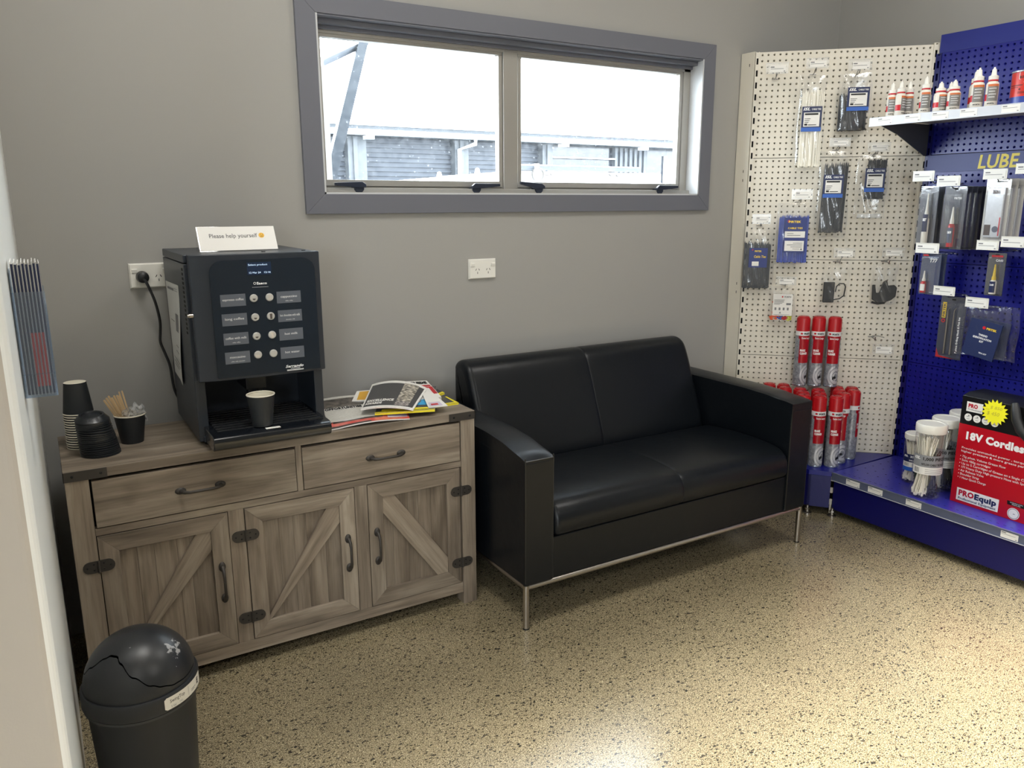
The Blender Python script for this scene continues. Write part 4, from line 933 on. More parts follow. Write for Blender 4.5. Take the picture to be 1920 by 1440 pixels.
paper_item('magazine', 'yellow-edged magazine with curled corner behind the other near the sofa', 'magazine', [(0.2715, -0.2600), (0.386, -0.2600), (0.387, -0.170), (0.3251, -0.1600)], S0, 0.0060, Mc_dark, lambda u, v: 0.014*max(0, u-0.5)**1.5*2, [(0.3, 0.0, 1.0, 0.2, M_yel), (0.2, 0.3, 0.8, 0.6, M_cyan)], edge=M_yel)
paper_item('magazine', 'red and white magazine with bold black heading at the back right of the pile', 'magazine', [(0.2546, -0.3300), (0.340, -0.3300), (0.384, -0.1181), (0.310, -0.0900)], S0+0.0110, 0.010, M_paper, lambda u, v: 0.012*v,
    [(0.45, 0.20, 0.98, 0.62, M_red), (0.5, 0.30, 0.80, 0.55, M_paper), (0.1, 0.64, 0.96, 0.72, M_red)], texts=[('GUIDE', 0.12, 0.80, 0.12, 0.78, M_ink, 0.08)])
paper_item('leaflet', 'narrow white folded leaflet lying aslant on the right of the pile', 'leaflet', [(0.2350, -0.4500), (0.2992, -0.4600), (0.3300, -0.27), (0.2904, -0.28)], S0+0.0222, 0.002, M_paper, lambda u, v: 0.006*v, [(0.1, 0.05, 0.8, 0.30, M_mag), (0.2, 0.1, 0.6, 0.2, M_red)])

# ------------------------------------------------------------------ brochure holder on the nib wall
t = thing('brochure_holder', 'clear plastic brochure holder fixed to the left wall', 'holder', (XL, -1.25, 1.06))
b = MB(); y0, y1, z0, z1, x1 = -1.305, -1.195, 1.062, 1.225, XL+0.0455
b.box((XL+0.0005, y0, z0), (x1, y1, z0+0.002)); b.box((x1-0.002, y0, z0), (x1, y1, z1-0.02)); b.box((XL+0.0005, y0, z0), (XL+0.002, y1, z1+0.03))
b.box((XL+0.0005, y0, z0), (x1, y0+0.0018, z1)); b.box((XL+0.0005, y1-0.0018, z0), (x1, y1, z1)); b.box((XL+0.0005, y0-0.001, z0+0.036), (x1+0.0005, y0, z0+0.0375))
obj('pocket', b, film('holder_acrylic', c=(235, 242, 250), clear=0.90, rough=0.2, bump=0, haze=0.5), t)
M_bro = mat('brochure_navy', (34, 42, 74), 0.35)
for k in range(8):
    x = XL+0.0045+0.0048*k; hgt = 0.206-0.001*(k % 3); lean = 0.001*(k % 2)
    t = thing('brochure', ('brochure nearest the left wall in the clear holder', 'second brochure from the left wall in the clear holder', 'third brochure from the left wall in the clear holder', 'fourth brochure from the left wall, first with a red edge, in the clear holder', 'fifth brochure from the left wall, red edged, in the clear holder', 'sixth brochure from the left wall, red edged, in the clear holder', 'seventh brochure from the left wall, behind the front one in the holder')[k] if k < 7 else 'front navy brochure in the clear wall holder, cover showing', 'brochure', (x, -1.25, 1.0645), group='brochures in the wall holder')
    b = MB(); b.box((x, -1.300, 1.0645), (x+0.0006, -1.200, 1.0645+hgt)); b.box((x+0.0038, -1.300, 1.0645), (x+0.0042, -1.200, 1.0645+hgt-0.002)); obj('leaf', b, M_paper, t)
    b = MB(); b.box((x+0.0042, -1.2998, 1.0647), (x+0.0046, -1.2002, 1.0645+hgt-0.002)); b.box((x+0.0006, -1.2999, 1.0660), (x+0.0038, -1.2985, 1.0645+hgt*0.985)); obj('cover', b, M_bro, t)
    if 3 <= k <= 6:
        b = MB(); b.box((x+0.0007, -1.3003, 1.078), (x+0.0037, -1.2996, 1.162)); obj('red_panel', b, M_red, t)

# ------------------------------------------------------------------ perforated shop shelving
def powder(name, c, rough=0.42): return mat(name, c, rough, bump=0.12, bscale=900)
M_cream = powder('cream_powder_coat', (222, 216, 202)); M_blue = powder('blue_powder_coat', (13, 18, 122), 0.33); M_bluedk = powder('dark_blue_powder_coat', (5, 7, 88), 0.36)
def pegmesh(name, ncol, nrow, m, pitch=0.025):
    """sheet facing -y, origin at its lower left; every hole is a dimple with a punched tube"""
    vs, fs = [], []; h = pitch/2; K = 8
    sq = [(h, 0), (h, h), (0, h), (-h, h), (-h, 0), (-h, -h), (0, -h), (h, -h)]
    ci = [(math.cos(2*PI*k/K), math.sin(2*PI*k/K)) for k in range(K)]
    for j in range(nrow):
        for i in range(ncol):
            cx, cz = (i+0.5)*pitch, (j+0.5)*pitch; o = len(vs)
            vs += [(cx+x, 0, cz+z) for x, z in sq]; vs += [(cx+0.0056*x, 0, cz+0.0056*z) for x, z in ci]
            vs += [(cx+0.0033*x, 0.0032, cz+0.0033*z) for x, z in ci]; vs += [(cx+0.0031*x, 0.012, cz+0.0031*z) for x, z in ci]
            for r in range(3):
                fs += [(o+r*K+k, o+r*K+(k+1) % K, o+(r+1)*K+(k+1) % K, o+(r+1)*K+k) for k in range(K)]
    w, hh = ncol*pitch, nrow*pitch; o = len(vs)
    vs += [(0, 0, 0), (w, 0, 0), (w, 0, hh), (0, 0, hh), (0, 0.014, 0), (w, 0.014, 0), (w, 0.014, hh), (0, 0.014, hh)]
    fs += [(o, o+1, o+5, o+4), (o+2, o+3, o+7, o+6), (o+1, o+2, o+6, o+5), (o+3, o, o+4, o+7)]
    me = bpy.data.meshes.new(name); me.from_pydata(vs, [], fs); me.materials.append(m); me.update(); return me
def upright(parent, x0, x1, z0, z1, y0, y1, m, pitch=0.05, n0=0.0):
    """steel post with a ladder of slots in its front face"""
    b = MB(); w = x1-x0; a = w*0.30
    b.box((x0, y0, z0), (x0+a, y0+0.004, z1)); b.box((x1-a, y0, z0), (x1, y0+0.004, z1)); z = z0
    b.box((x0, y0+0.004, z0), (x0+0.003, y1, z1)); b.box((x1-0.003, y0+0.004, z0), (x1, y1, z1)); b.box((x0, y1-0.003, z0), (x1, y1, z1))
    n = int((z1-z0)/pitch)
    for k in range(n+1):
        zc = z1-0.004-pitch*k
        if zc-0.022 > z0: b.box((x0+a, y0, zc-0.022), (x1-a, y0+0.004, zc))
    b.box((x0, y0, z1), (x1, y1, z1+0.003))
    o = obj('upright', b, m, parent, local=True)
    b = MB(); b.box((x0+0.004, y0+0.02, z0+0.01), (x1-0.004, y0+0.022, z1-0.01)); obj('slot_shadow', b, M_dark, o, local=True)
    return o
PA = (2.03, -0.083); TH = math.radians(-44.43); DECK = 0.2012
class Frame:
    def __init__(s, o, th): s.o = Vector((o[0], o[1], 0)); s.th = th; s.R = Matrix.Rotation(th, 4, 'Z')
    def p(s, x, y, z): return tuple(s.o + s.R @ Vector((x, y, z)))
FW = Frame(PA, TH)                                          # x runs right along the cream panels, -y towards the room
FB = Frame((2.541, -0.613), -PI/2)                          # the same for the blue bay

t = thing('corner_shelving', 'cream perforated corner display shelving bay behind the sofa end', 'shelving', FW.o, TH)
wm = pegmesh('cream_peg_panel', 28, 18, M_cream)
for k in range(4):
    o = obj('peg_panel', wm if k == 0 else wm, None, t, local=True); o.location = (0.0157, 0, DECK-0.0001+0.45*k); o.scale = (1, 1, 0.9945)
b = MB(); b.box((0.0, 0.03, 0.2), (0.731, 0.034, 2.0)); obj('back_sheet', b, mat('grey_primer', (70, 68, 64), 0.8), t, local=True)
upright(t, 0.716, 0.738, 0.03, 2.002, -0.004, 0.035, M_cream)
# left post is square to the back wall
tl = Matrix.Rotation(-TH, 4, 'Z')
b = MB(); b.box((-0.004, 0.004, 0.03), (0.004, 0.079, 2.003), T=tl); b.box((0.004, 0.070, 0.03), (0.03, 0.079, 2.003), T=tl)
po = obj('end_post', b, M_cream, t, local=True)
for z in (1.955, 1.50, 1.46, 0.99, 0.95):
    b = MB(); b.box((-0.0046, 0.028, z-0.012), (-0.0038, 0.031, z), T=tl); obj('post_slot', b, M_dark, po, local=True)
b = MB(); 
b.box((0.0, -0.004, 0.03), (0.004, 0.0, 2.0)); b.box((0.012, -0.004, 0.03), (0.0155, 0.0, 2.0))
for k in range(40):
    zc = 1.998-0.05*k
    if zc > 0.06: b.box((0.004, -0.004, zc-0.024), (0.012, 0.0, zc))
obj('slotted_strip', b, M_cream, t, local=True)
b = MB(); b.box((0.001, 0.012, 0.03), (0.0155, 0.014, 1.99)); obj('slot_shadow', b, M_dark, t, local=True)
def w2l(F, x, y, z): return F.R.inverted() @ (Vector((x, y, z))-F.o)
A_, B_, Fr, Fl = (2.03, -0.083), (2.545, -0.598), (2.087, -0.611), (2.031, -0.537)
pl = [tuple(w2l(FW, x, y, 0))[:2] for x, y in (A_, B_, Fr, Fl)]
b = MB(); b.prism(pl, 2, DECK-0.02, DECK); obj('deck', b, M_blue, t, local=True)
b = MB(); fr, fl = Vector(pl[2]), Vector(pl[3]); d = (fr-fl).normalized(); nn = Vector((d.y, -d.x)); ins = -nn*0.004
q = [fl-d*0.0, fr, fr-nn*0.015, fl-nn*0.015]; b.prism([tuple(x) for x in q], 2, 0.035, DECK-0.021); obj('kick_panel', b, M_bluedk, t, local=True)
al = Vector(pl[0]); e = (fl-al).normalized(); q = [al+e*0.1, fl, fl+d*0.012, al+e*0.1+d*0.012]; b = MB(); b.prism([tuple(x) for x in q], 2, 0.035, DECK-0.021); obj('side_panel', b, M_bluedk, t, local=True)
def leveller(parent, x, y, F):
    p = w2l(F, x, y, 0); b = MB(); b.lathe([(0, 0.001), (0.019, 0.0), (0.019, 0.006), (0.008, 0.010), (0.006, 0.02), (0.006, 0.04)], 16, (p.x, p.y, 0)); b.cyl((p.x, p.y, 0.02), (p.x, p.y, 0.028), 0.011, n=6)
    return obj('levelling_foot', b, M_steel, parent, local=True)
leveller(t, 2.030, -0.545, FW)

t = thing('blue_shelving', 'blue perforated wall shelving bay with a yellow lettered banner', 'shelving', FB.o, -PI/2)
bm_ = pegmesh('blue_peg_panel', 36, 18, M_blue)
for k in range(4):
    o = obj('peg_panel', bm_, None, t, local=True); o.location = (0.012, 0, DECK-0.0001+0.45*k-(0.04 if k == 3 else 0)); o.scale = (1, 1, 0.9945)
    if k == 3: o.location.z = DECK+1.3505; o.scale.z = 0.905
b = MB(); b.box((0.0, -0.001, 1.959), (0.92, 0.012, 2.031)); obj('header_panel', b, powder('header_blue', (34, 44, 128), 0.4), t, local=True, bevel=0.001)
b = MB(); b.box((0.0, 0.03, 0.2), (0.92, 0.034, 2.0)); obj('back_sheet', b, mat('blue_primer', (16, 18, 50), 0.8), t, local=True)
upright(t, -0.012, 0.0115, 0.0, 1.955, -0.003, 0.035, M_bluedk)
upright(t, 0.913, 0.935, 0.0, 1.955, -0.003, 0.035, M_bluedk)
DX = 0.454
b = MB(); b.box((0.0, -DX, DECK-0.004), (0.93, -0.001, DECK)); deck = obj('deck', b, powder('deck_blue', (46, 46, 148), 0.28), t, local=True)
b = MB()
for i in range(34):
    x = 0.03+0.025*i; b.box((x, -DX+0.035, DECK), (x+0.010, -DX+0.038, DECK+0.0003))
for j in range(6):
    for i in range(17): b.cyl((0.04+0.05*i, -0.06-0.055*j, DECK), (0.04+0.05*i, -0.06-0.055*j, DECK+0.0003), 0.004, n=6)
stuff(obj('deck_perforation', b, mat('deck_hole', (20, 20, 60), 0.7), deck, local=True))
b = MB(); b.box((0.0, -DX, DECK-0.034), (0.93, -DX+0.006, DECK-0.0045)); b.box((0.0, -DX-0.004, DECK-0.036), (0.93, -DX+0.004, DECK-0.032)); b.box((0.0, -DX-0.003, DECK-0.004), (0.93, -DX+0.004, DECK+0.0005))
ps = obj('price_strip', b, mat('grey_strip_plastic', (92, 98, 120), 0.25), t, local=True)
b = MB(); b.box((0.0, -DX-0.0042, DECK-0.0362), (0.93, -DX+0.0, DECK-0.0335)); obj('strip_edge', b, mat('strip_edge_white', (200, 202, 210), 0.35), ps, local=True)
def ticket(parent, x0, x1, z0, z1, y):
    b = MB(); b.box((x0, y, z0), (x1, y+0.0006, z1)); o = obj('price_ticket', b, M_paper, parent, local=True)
    b = MB(); w = x1-x0; h = z1-z0; f = front(y-0.0004)
    rect(b, x0+w*0.05, z1-h*0.24, x0+w*0.30, z1-h*0.10, f); rect(b, x0+w*0.05, z1-h*0.42, x0+w*0.85, z1-h*0.37, f); rect(b, x1-w*0.16, z0+h*0.12, x1-w*0.06, z0+h*0.22, f)
    obj('print', b, M_greyink, o, local=True)
for y0, y1 in ((-0.6863, -0.7517), (-0.7917, -0.8585), (-0.9622, -1.0272), (-1.3308, -1.3912)): ticket(ps, -0.613-y0, -0.613-y1, DECK-0.031, DECK-0.007, -DX-0.0012)
b = MB(); b.box((0.004, -DX+0.014, 0.03), (0.93, -DX+0.02, DECK-0.036)); obj('kick_panel', b, M_bluedk, t, local=True)
b = MB()
for k in range(3): b.box((-0.006, -DX+0.004, 0.05+0.055*k), (0.003, -DX+0.012, 0.074+0.055*k))
b.box((-0.004, -DX+0.006, 0.01), (0.001, -DX+0.012, 0.075)); obj('slotted_post', b, M_cream, t, local=True)
leveller(t, 2.090, -0.628, FB)
# printed banner across the bay
M_ban = mat('banner_slate_blue', (70, 76, 128), 0.5)
b = MB(); b.box((0.002, -0.006, 1.478), (0.915, -0.002, 1.548)); ban = obj('banner', b, M_ban, t, local=True)
f = front(-0.0068)
txt(ban, mat('banner_yellow', (222, 200, 66), 0.45), [('LUBE', 0.220, 1.4875, 0.053, dict(width=0.158, bold=0.025, shear=0.12))], f)

# the upper shelf with its bracket
t = thing('bracket_shelf', 'white-edged metal shelf carrying glue bottles on the blue bay', 'shelf', FB.o, -PI/2)
SX0, SX1, SZ, SD = -0.012, 0.93, 1.682, 0.40
M_shelf = powder('shelf_grey', (150, 152, 158), 0.4)
b = MB(); b.box((SX0, -SD, SZ-0.004), (SX1, -0.004, SZ)); b.box((SX0, -SD, SZ-0.03), (SX1, -SD+0.004, SZ)); b.box((SX0, -0.35, SZ-0.02), (SX1, -0.33, SZ-0.004)); obj('shelf_board', b, M_shelf, t, local=True)
b = MB(); b.box((SX0, -SD-0.004, SZ-0.031), (SX1, -SD-0.0005, SZ+0.001)); b.box((SX0, -SD-0.006, SZ-0.0325), (SX1, -SD-0.0005, SZ-0.029)); st = obj('price_strip', b, mat('strip_grey_white', (196, 199, 206), 0.3), t, local=True)
for y0, y1 in ((-0.6374, -0.7023), (-0.7534, -0.8186), (-0.8626, -0.9258), (-0.9689, -1.0303), (-1.1144, -1.176)): ticket(st, -0.613-y0, -0.613-y1, SZ-0.0285, SZ-0.003, -SD-0.0048)
M_brk = powder('bracket_dark_grey', (66, 68, 74), 0.45)
for x in (-0.010, 0.922):
    b = MB(); b.prism([(-0.005, SZ-0.006), (-0.36, SZ-0.006), (-0.345, SZ-0.022), (-0.22, SZ-0.055), (-0.02, SZ-0.135), (-0.005, SZ-0.135)], 0, x, x+0.004); obj('bracket', b, M_brk, t, local=True)

# ------------------------------------------------------------------ hooks with ticket holders
def hook(F, x, z, L, label, lab, white=True, group=None, tilt=0.0):
    """lab: ticket rectangle x0,x1,z0,z1 in panel coordinates; z is the height of the prong"""
    t = thing('peg_hook', label, 'hook', F.p(x, 0, z), F.th, group)
    b = MB()
    b.tube([(-0.012, 0.002, 0.0), (-0.012, -0.008, 0.0), (0.012, -0.008, 0.0), (0.012, 0.002, 0.0)], 0.0018, 6)
    b.tube([(0, -0.006, 0), (0, -L*0.9, 0.0), (0, -L, 0.012)], 0.0021, 6)
    x0, x1, z0, z1 = [a-c for a, c in zip(lab, (x, x, z, z))]; xc = (x0+x1)/2
    b.tube([(0.004, -0.006, 0.004), (xc*0.5, -L*0.6, 0.012), (xc, -L+0.002, max(0.012, z0+0.006))], 0.0018, 6)
    obj('wire', b, M_wire, t, local=True)
    b = MB(); b.box((x0-0.003, -L-0.003, z0-0.002), (x1+0.003, -L-0.001, z1+0.003)); b.box((x0-0.003, -L-0.006, z1+0.001), (x1+0.003, -L-0.001, z1+0.003))
    h = obj('ticket_holder', b, film('ticket_holder_plastic', clear=0.82, rough=0.2, bump=0, haze=0.8) if white else M_white, t, local=True)
    b = MB(); i0, i1 = (x0+0.012, x1-0.006) if white else (x0+0.002, x1-0.002); k0, k1 = (z0+0.003, z1-0.008) if white else (z0, z1-0.004)
    b.box((i0, -L-0.0045, k0), (i1, -L-0.0035, k1)); c = obj('ticket', b, M_paper, h, local=True)
    b = MB(); f = front(-L-0.0050); w = i1-i0; hh = k1-k0
    rect(b, i0+w*0.05, k1-hh*0.30, i0+w*0.28, k1-hh*0.14, f); rect(b, i0+w*0.05, k1-hh*0.52, i0+w*0.85, k1-hh*0.46, f); rect(b, i1-w*0.14, k0+hh*0.1, i1-w*0.06, k0+hh*0.22, f)
    obj('print', b, M_greyink, c, local=True)
    return t
def pillow(x0, x1, z0, z1, y, th, top=0.2, wob=0.002, seed=0):
    """closed film bag, flat at the hanging end"""
    b = MB()
    def sh(u, v): return (max(0.0, min(1, (1-v)/max(top, 0.01)))**0.6 if v > 1-top else 1.0)*(math.sin(PI*min(1, max(0, u)))**0.45)*(min(1, v/0.06))**0.5
    fr = lambda u, v: (x0+(x1-x0)*u+wob*1.5*math.sin(v*9+seed)*(1 if u < 0.5 else -1), y-0.0006-th*sh(u, v)-wob*math.sin(u*19+v*13+seed)*sh(u, v), z0+(z1-z0)*v+wob*math.sin(u*11+seed)*(1 if v < 0.5 else 0.3))
    bk = lambda u, v: (fr(u, v)[0], y+0.0006+th*0.7*sh(u, v), fr(u, v)[2])
    b.grid(fr, 16, 22); b.grid(bk, 10, 12); return b
def ties(x0, x1, z0, z1, y, th, n, seed, jit=0.012, w=0.0042, heads=True, lean=0.0, curve=0.0):
    rnd = random.Random(seed); b = MB()
    for k in range(n):
        u = (k+0.5)/n; x = x0+(x1-x0-w)*u+rnd.uniform(-1, 1)*0.001; d = y-th*rnd.uniform(0.1, 0.95)
        a, c = z0+rnd.uniform(0, jit*0.4), z1-rnd.uniform(0, jit); l = lean*(c-a)
        b.prism([(x, a), (x+w, a), (x+w+l*0.5+curve, (a+c)/2), (x+w+l, c-0.01), (x+w*0.5+l, c), (x+l, c-0.01), (x+l*0.5+curve, (a+c)/2)], 1, d, d+0.0014)
        if heads: b.box((x-0.0012, d-0.0022, a-0.004), (x+w+0.0012, d+0.0036, a+0.004))
    return b
M_tieblk = mat('black_nylon', (24, 25, 28), 0.35); M_tiewht = mat('natural_nylon', (244, 240, 226), 0.4); M_tieblue = mat('blue_nylon', (34, 62, 160), 0.35)
def card_isl(parent, x0, x1, z0, z1, y):
    w, h = x1-x0, z1-z0
    b = MB(); b.box((x0, y, z0), (x1, y+0.0008, z1)); c = obj('header_card', b, M_navy, parent, local=True)
    f = front(y-0.0006); f2 = front(y-0.0012)
    b = MB(); rect(b, x0, z0, x1, z0+h*0.16, f); obj('print', b, M_midblue, c, local=True)
    b = MB(); rect(b, x0+w*0.10, z0+h*0.20, x1-w*0.10, z1-h*0.24, f); obj('print', b, M_paper, c, local=True)
    txt(c, M_wtxt, [('ISL', x0+w*0.06, z1-h*0.15, h*0.11, dict(bold=0.04, shear=0.25, width=w*0.34)), ('CABLE TIES', x0+w*0.48, z1-h*0.145, h*0.07, dict(bold=0.02, width=w*0.46))], f2)
    b = MB(); rect(b, x0+w*0.15, z1-h*0.34, x1-w*0.18, z1-h*0.27, f2)
    for q in range(3): rect(b, x0+w*0.15, z0+h*(0.50-0.07*q), x0+w*(0.45-0.05*q), z0+h*(0.52-0.07*q), f2)
    rect(b, x0+w*0.15, z0+h*0.24, x0+w*0.30, z0+h*0.32, f2); rect(b, x0+w*0.34, z0+h*0.25, x0+w*0.75, z0+h*0.28, f2)
    obj('print', b, M_ink, c, local=True)
def bag(F, label, box, y, th, top, seed, cat='bag', name='cable_tie_bag', film_m=None, group=None, fold=None):
    x0, x1, z0, z1 = box; xc = (x0+x1)/2
    t = thing(name, label, cat, F.p(xc, 0, z0), F.th, group)
    fm = obj('clear_bag', pillow(x0-xc, x1-xc, 0, z1-z0, y, th, top, seed=seed), film_m or M_film, t, local=True)
    return t, xc, z0
HL = 0.115
hook(FW, 0.086, 1.884, HL, 'empty hook with ticket at the top left of the cream panels', (0.0426, 0.1272, 1.8926, 1.9311))
hook(FW, 0.243, 1.897, HL, 'top row hook carrying the long white cable ties', (0.203, 0.2879, 1.9075, 1.9434))
hook(FW, 0.416, 1.884, HL, 'top row hook carrying the short black cable ties', (0.3723, 0.4575, 1.8923, 1.932))
hook(FW, 0.361, 1.577, HL, 'hook carrying the long black cable ties in mid panel', (0.3221, 0.4011, 1.5884, 1.6189))
hook(FW, 0.516, 1.556, HL, 'hook at right of mid panel carrying black cable ties with blue card', (0.4768, 0.5605, 1.5636, 1.5983))
hook(FW, 0.061, 1.252, HL, 'hook at the left panel edge carrying a black tie bag', (0.0247, 0.0972, 1.2643, 1.3014))
hook(FW, 0.222, 1.356, HL, 'hook carrying the blue cable ties', (0.1838, 0.2654, 1.3697, 1.4081))
hook(FW, 0.185, 0.984, 0.095, 'hook carrying the small bag of coloured connectors', (0.1445, 0.2266, 0.9929, 1.0264))
hook(FW, 0.404, 1.093, HL, 'hook carrying the left bag of black clips', (0.3775, 0.4583, 1.1206, 1.1552))
hook(FW, 0.606, 1.097, HL, 'hook carrying the right bag of black clips', (0.5745, 0.6574, 1.1252, 1.1593))
hook(FW, 0.583, 0.755, 0.095, 'bent empty hook low at the right of the cream panels', (0.5767, 0.6602, 0.6923, 0.7333))
# bags on the cream panels
Y = -0.050
t, xc, z0 = bag(FW, 'long bag of white cable ties with blue card, top of the cream panels', (0.186, 0.299, 1.492, 1.887), Y, 0.017, 0.14, 1)
o = stuff(obj('tie_bundle', ties(0.201-xc, 0.294-xc, 0.016, 0.342, Y, 0.013, 26, 3, 0.02), M_tiewht, t, local=True)); card_isl(t, 0.2035-xc, 0.285-xc, 1.655-z0, 1.7585-z0, Y-0.0195)
for i, yy in enumerate((Y-0.008, Y+0.026)):
    t, xc, z0 = bag(FW, ('front bag of short black cable ties with blue card, top right of the cream panels', 'rear bag of short black cable ties behind the front one, top right cream panel')[i], (0.360-0.012*i, 0.478-0.012*i, 1.645, 1.890), yy, 0.012 if i else 0.017, 0.3, 5+i)
    stuff(obj('tie_bundle', ties(0.366-xc-0.012*i, 0.466-xc-0.012*i, 0.014, 0.115 if not i else 0.17, yy, 0.010, 30, 4+i, 0.008), M_tieblk, t, local=True))
    if not i: card_isl(t, 0.381-xc, 0.4685-xc, 1.735-z0, 1.830-z0, yy-0.0195)
t, xc, z0 = bag(FW, 'long bag of black cable ties with blue card, middle of the cream panels', (0.294, 0.425, 1.203, 1.572), Y, 0.017, 0.16, 9)
stuff(obj('tie_bundle', ties(0.308-xc, 0.410-xc, 0.022, 0.325, Y, 0.013, 30, 8, 0.022, lean=0.02), M_tieblk, t, local=True)); card_isl(t, 0.3145-xc, 0.397-xc, 1.3745-z0, 1.4725-z0, Y-0.0195)
t, xc, z0 = bag(FW, 'bag of black cable ties with empty clear lower half, right of mid panel', (0.448, 0.578, 1.281, 1.5520), Y, 0.016, 0.16, 12)
stuff(obj('tie_bundle', ties(0.486-xc, 0.566-xc, 0.090, 0.258, Y, 0.013, 26, 10, 0.006, lean=0.03), M_tieblk, t, local=True)); card_isl(t, 0.4825-xc, 0.563-xc, 1.398-z0, 1.4975-z0, Y-0.0185)
b = MB(); b.box((0.463-xc, Y-0.017, 1.288-z0), (0.560-xc, Y-0.0165, 1.305-z0)); obj('bag_seal', b, film('milky_film', clear=0.55, haze=0.8), t, local=True)
def card_blue(parent, x0, x1, z0, z1, y, wide):
    w, h = x1-x0, z1-z0; b = MB(); b.box((x0, y, z0), (x1, y+0.0008, z1)); c = obj('header_card', b, mat('royal_navy_print', (28, 44, 112), 0.4), parent, local=True)
    f = front(y-0.0006); f2 = front(y-0.0012); b = MB()
    b.lathe([(h*0.022, 0), (h*0.038, 0)], 14, T=Matrix.Translation((x0+w*0.18, y-0.0008, z1-h*0.10)) @ Matrix.Rotation(PI/2, 4, 'X')); obj('emblem', b, M_red, c, local=True)
    return c, w, h, f, f2
t, xc, z0 = bag(FW, 'bag of black cable ties with yellow lettered navy card at the left panel edge', (-0.010, 0.130, 0.960, 1.262), Y, 0.016, 0.24, 15)
stuff(obj('tie_bundle', ties(-0.004-xc, 0.116-xc, 0.014, 0.228, Y, 0.012, 34, 12, 0.014), M_tieblk, t, local=True))
c, w, h, f, f2 = card_blue(t, 0.020-xc, 0.100-xc, 1.066-z0, 1.154-z0, Y-0.0185, 0)
txt(c, M_yellow, [('PIRTEK', -0.016, 0.176, 0.0075, dict(bold=0.03, width=0.030)), ('Cable Ties', -0.018, 0.150, 0.011, dict(bold=0.02, width=0.052, shear=0.2))], f2)
b = MB(); rect(b, -0.026, 0.113, 0.004, 0.133, f2); obj('print', b, M_paper, c, local=True); b = MB(); b.box((-0.022, Y-0.0205, 0.012), (0.02, Y-0.02, 0.016)); obj('lot_number', b, M_wtxt, t, local=True) if False else None
t, xc, z0 = bag(FW, 'bag of bright blue cable ties with two white labels', (0.132, 0.271, 1.080, 1.352), Y, 0.016, 0.20, 18)
stuff(obj('tie_bundle', ties(0.141-xc, 0.270-xc, 0.012, 0.225, Y, 0.012, 36, 14, 0.014), M_tieblue, t, local=True))
c, w, h, f, f2 = card_blue(t, 0.166-xc, 0.259-xc, 1.135-z0, 1.288-z0, Y-0.0185, 1)
zz = -z0
txt(c, M_yellow, [('PIRTEK', 0.182-xc, 1.266+zz, 0.0095, dict(bold=0.03, width=0.052)), ('CABLE TIES', 0.180-xc, 1.239+zz, 0.008, dict(bold=0.02, width=0.062))], f2)
b = MB(); rect(b, 0.168-xc, 1.201+zz, 0.254-xc, 1.229+zz, f2); rect(b, 0.170-xc, 1.142+zz, 0.252-xc, 1.187+zz, f2); pl_ = obj('print', b, M_paper, c, local=True)
b = MB(); f3 = front(Y-0.0206)
for x0, zq, x1 in ((0.178, 1.218, 0.205), (0.178, 1.210, 0.235), (0.205, 1.176, 0.245), (0.180, 1.168, 0.245), (0.196, 1.159, 0.245), (0.205, 1.150, 0.235)): rect(b, x0-xc, zq+zz, x1-xc, zq+0.0022+zz, f3)
disc(b, 0.242-xc, 1.150+zz, 0.004, f3, 10); obj('print', b, M_greyink, pl_, local=True)
# small bag of coloured connectors
t, xc, z0 = bag(FW, 'small bag of coloured crimp connectors behind a white printed card', (0.123, 0.238, 0.806, 0.982), -0.040, 0.012, 0.25, 21, name='connector_bag')
rnd = random.Random(5)
for m, xa, xb, za, zb_ in ((mat('orange_sleeve', (232, 92, 36), 0.4), 0.132, 0.150, 0.84, 0.93), (M_red, 0.186, 0.206, 0.826, 0.842), (mat('blue_sleeve', (52, 84, 190), 0.4), 0.164, 0.186, 0.828, 0.844), (mat('orange_sleeve', (232, 92, 36), 0.4), 0.136, 0.166, 0.824, 0.842), (mat('yellow_green_sleeve', (206, 206, 50), 0.4), 0.206, 0.226, 0.826, 0.846)):
    b = MB()
    for q in range(9):
        x, z = rnd.uniform(xa, xb)-xc, rnd.uniform(za, zb_)-z0; b.cyl((x-0.006, -0.040-rnd.uniform(0, 0.006), z), (x+0.006, -0.040-rnd.uniform(0, 0.006), z+rnd.uniform(-0.006, 0.006)), 0.0035, n=8)
    stuff(obj('connectors', b, m, t, local=True))
b = MB(); b.box((0.1395-xc, -0.0545, 0.8465-z0), (0.2245-xc, -0.0537, 0.946-z0)); c = obj('instruction_card', b, M_paper, t, local=True)
b = MB(); f = front(-0.0551); rect(b, 0.177-xc, 0.930-z0, 0.183-xc, 0.937-z0, f); obj('emblem', b, M_red, c, local=True)
txt(c, M_ink, [('WURTH', 0.187-xc, 0.930-z0, 0.0065, dict(bold=0.03, width=0.030))], f)
b = MB()
for q in range(5): rect(b, 0.145-xc, 0.918-z0-0.005*q, (0.19, 0.186, 0.188, 0.18, 0.17)[q]-xc, 0.920-z0-0.005*q, f)
rect(b, 0.198-xc, 0.896-z0, 0.218-xc, 0.905-z0, f)
for q in range(4): rect(b, 0.148-xc+0.018*q, 0.872-z0, 0.156-xc+0.018*q, 0.884-z0, f)
b.add([f(0.168-xc, 0.857-z0), f(0.178-xc, 0.857-z0), f(0.173-xc, 0.866-z0)], [(0, 1, 2)]); rect(b, 0.145-xc, 0.851-z0, 0.215-xc, 0.8525-z0, f); obj('print', b, M_greyink, c, local=True)
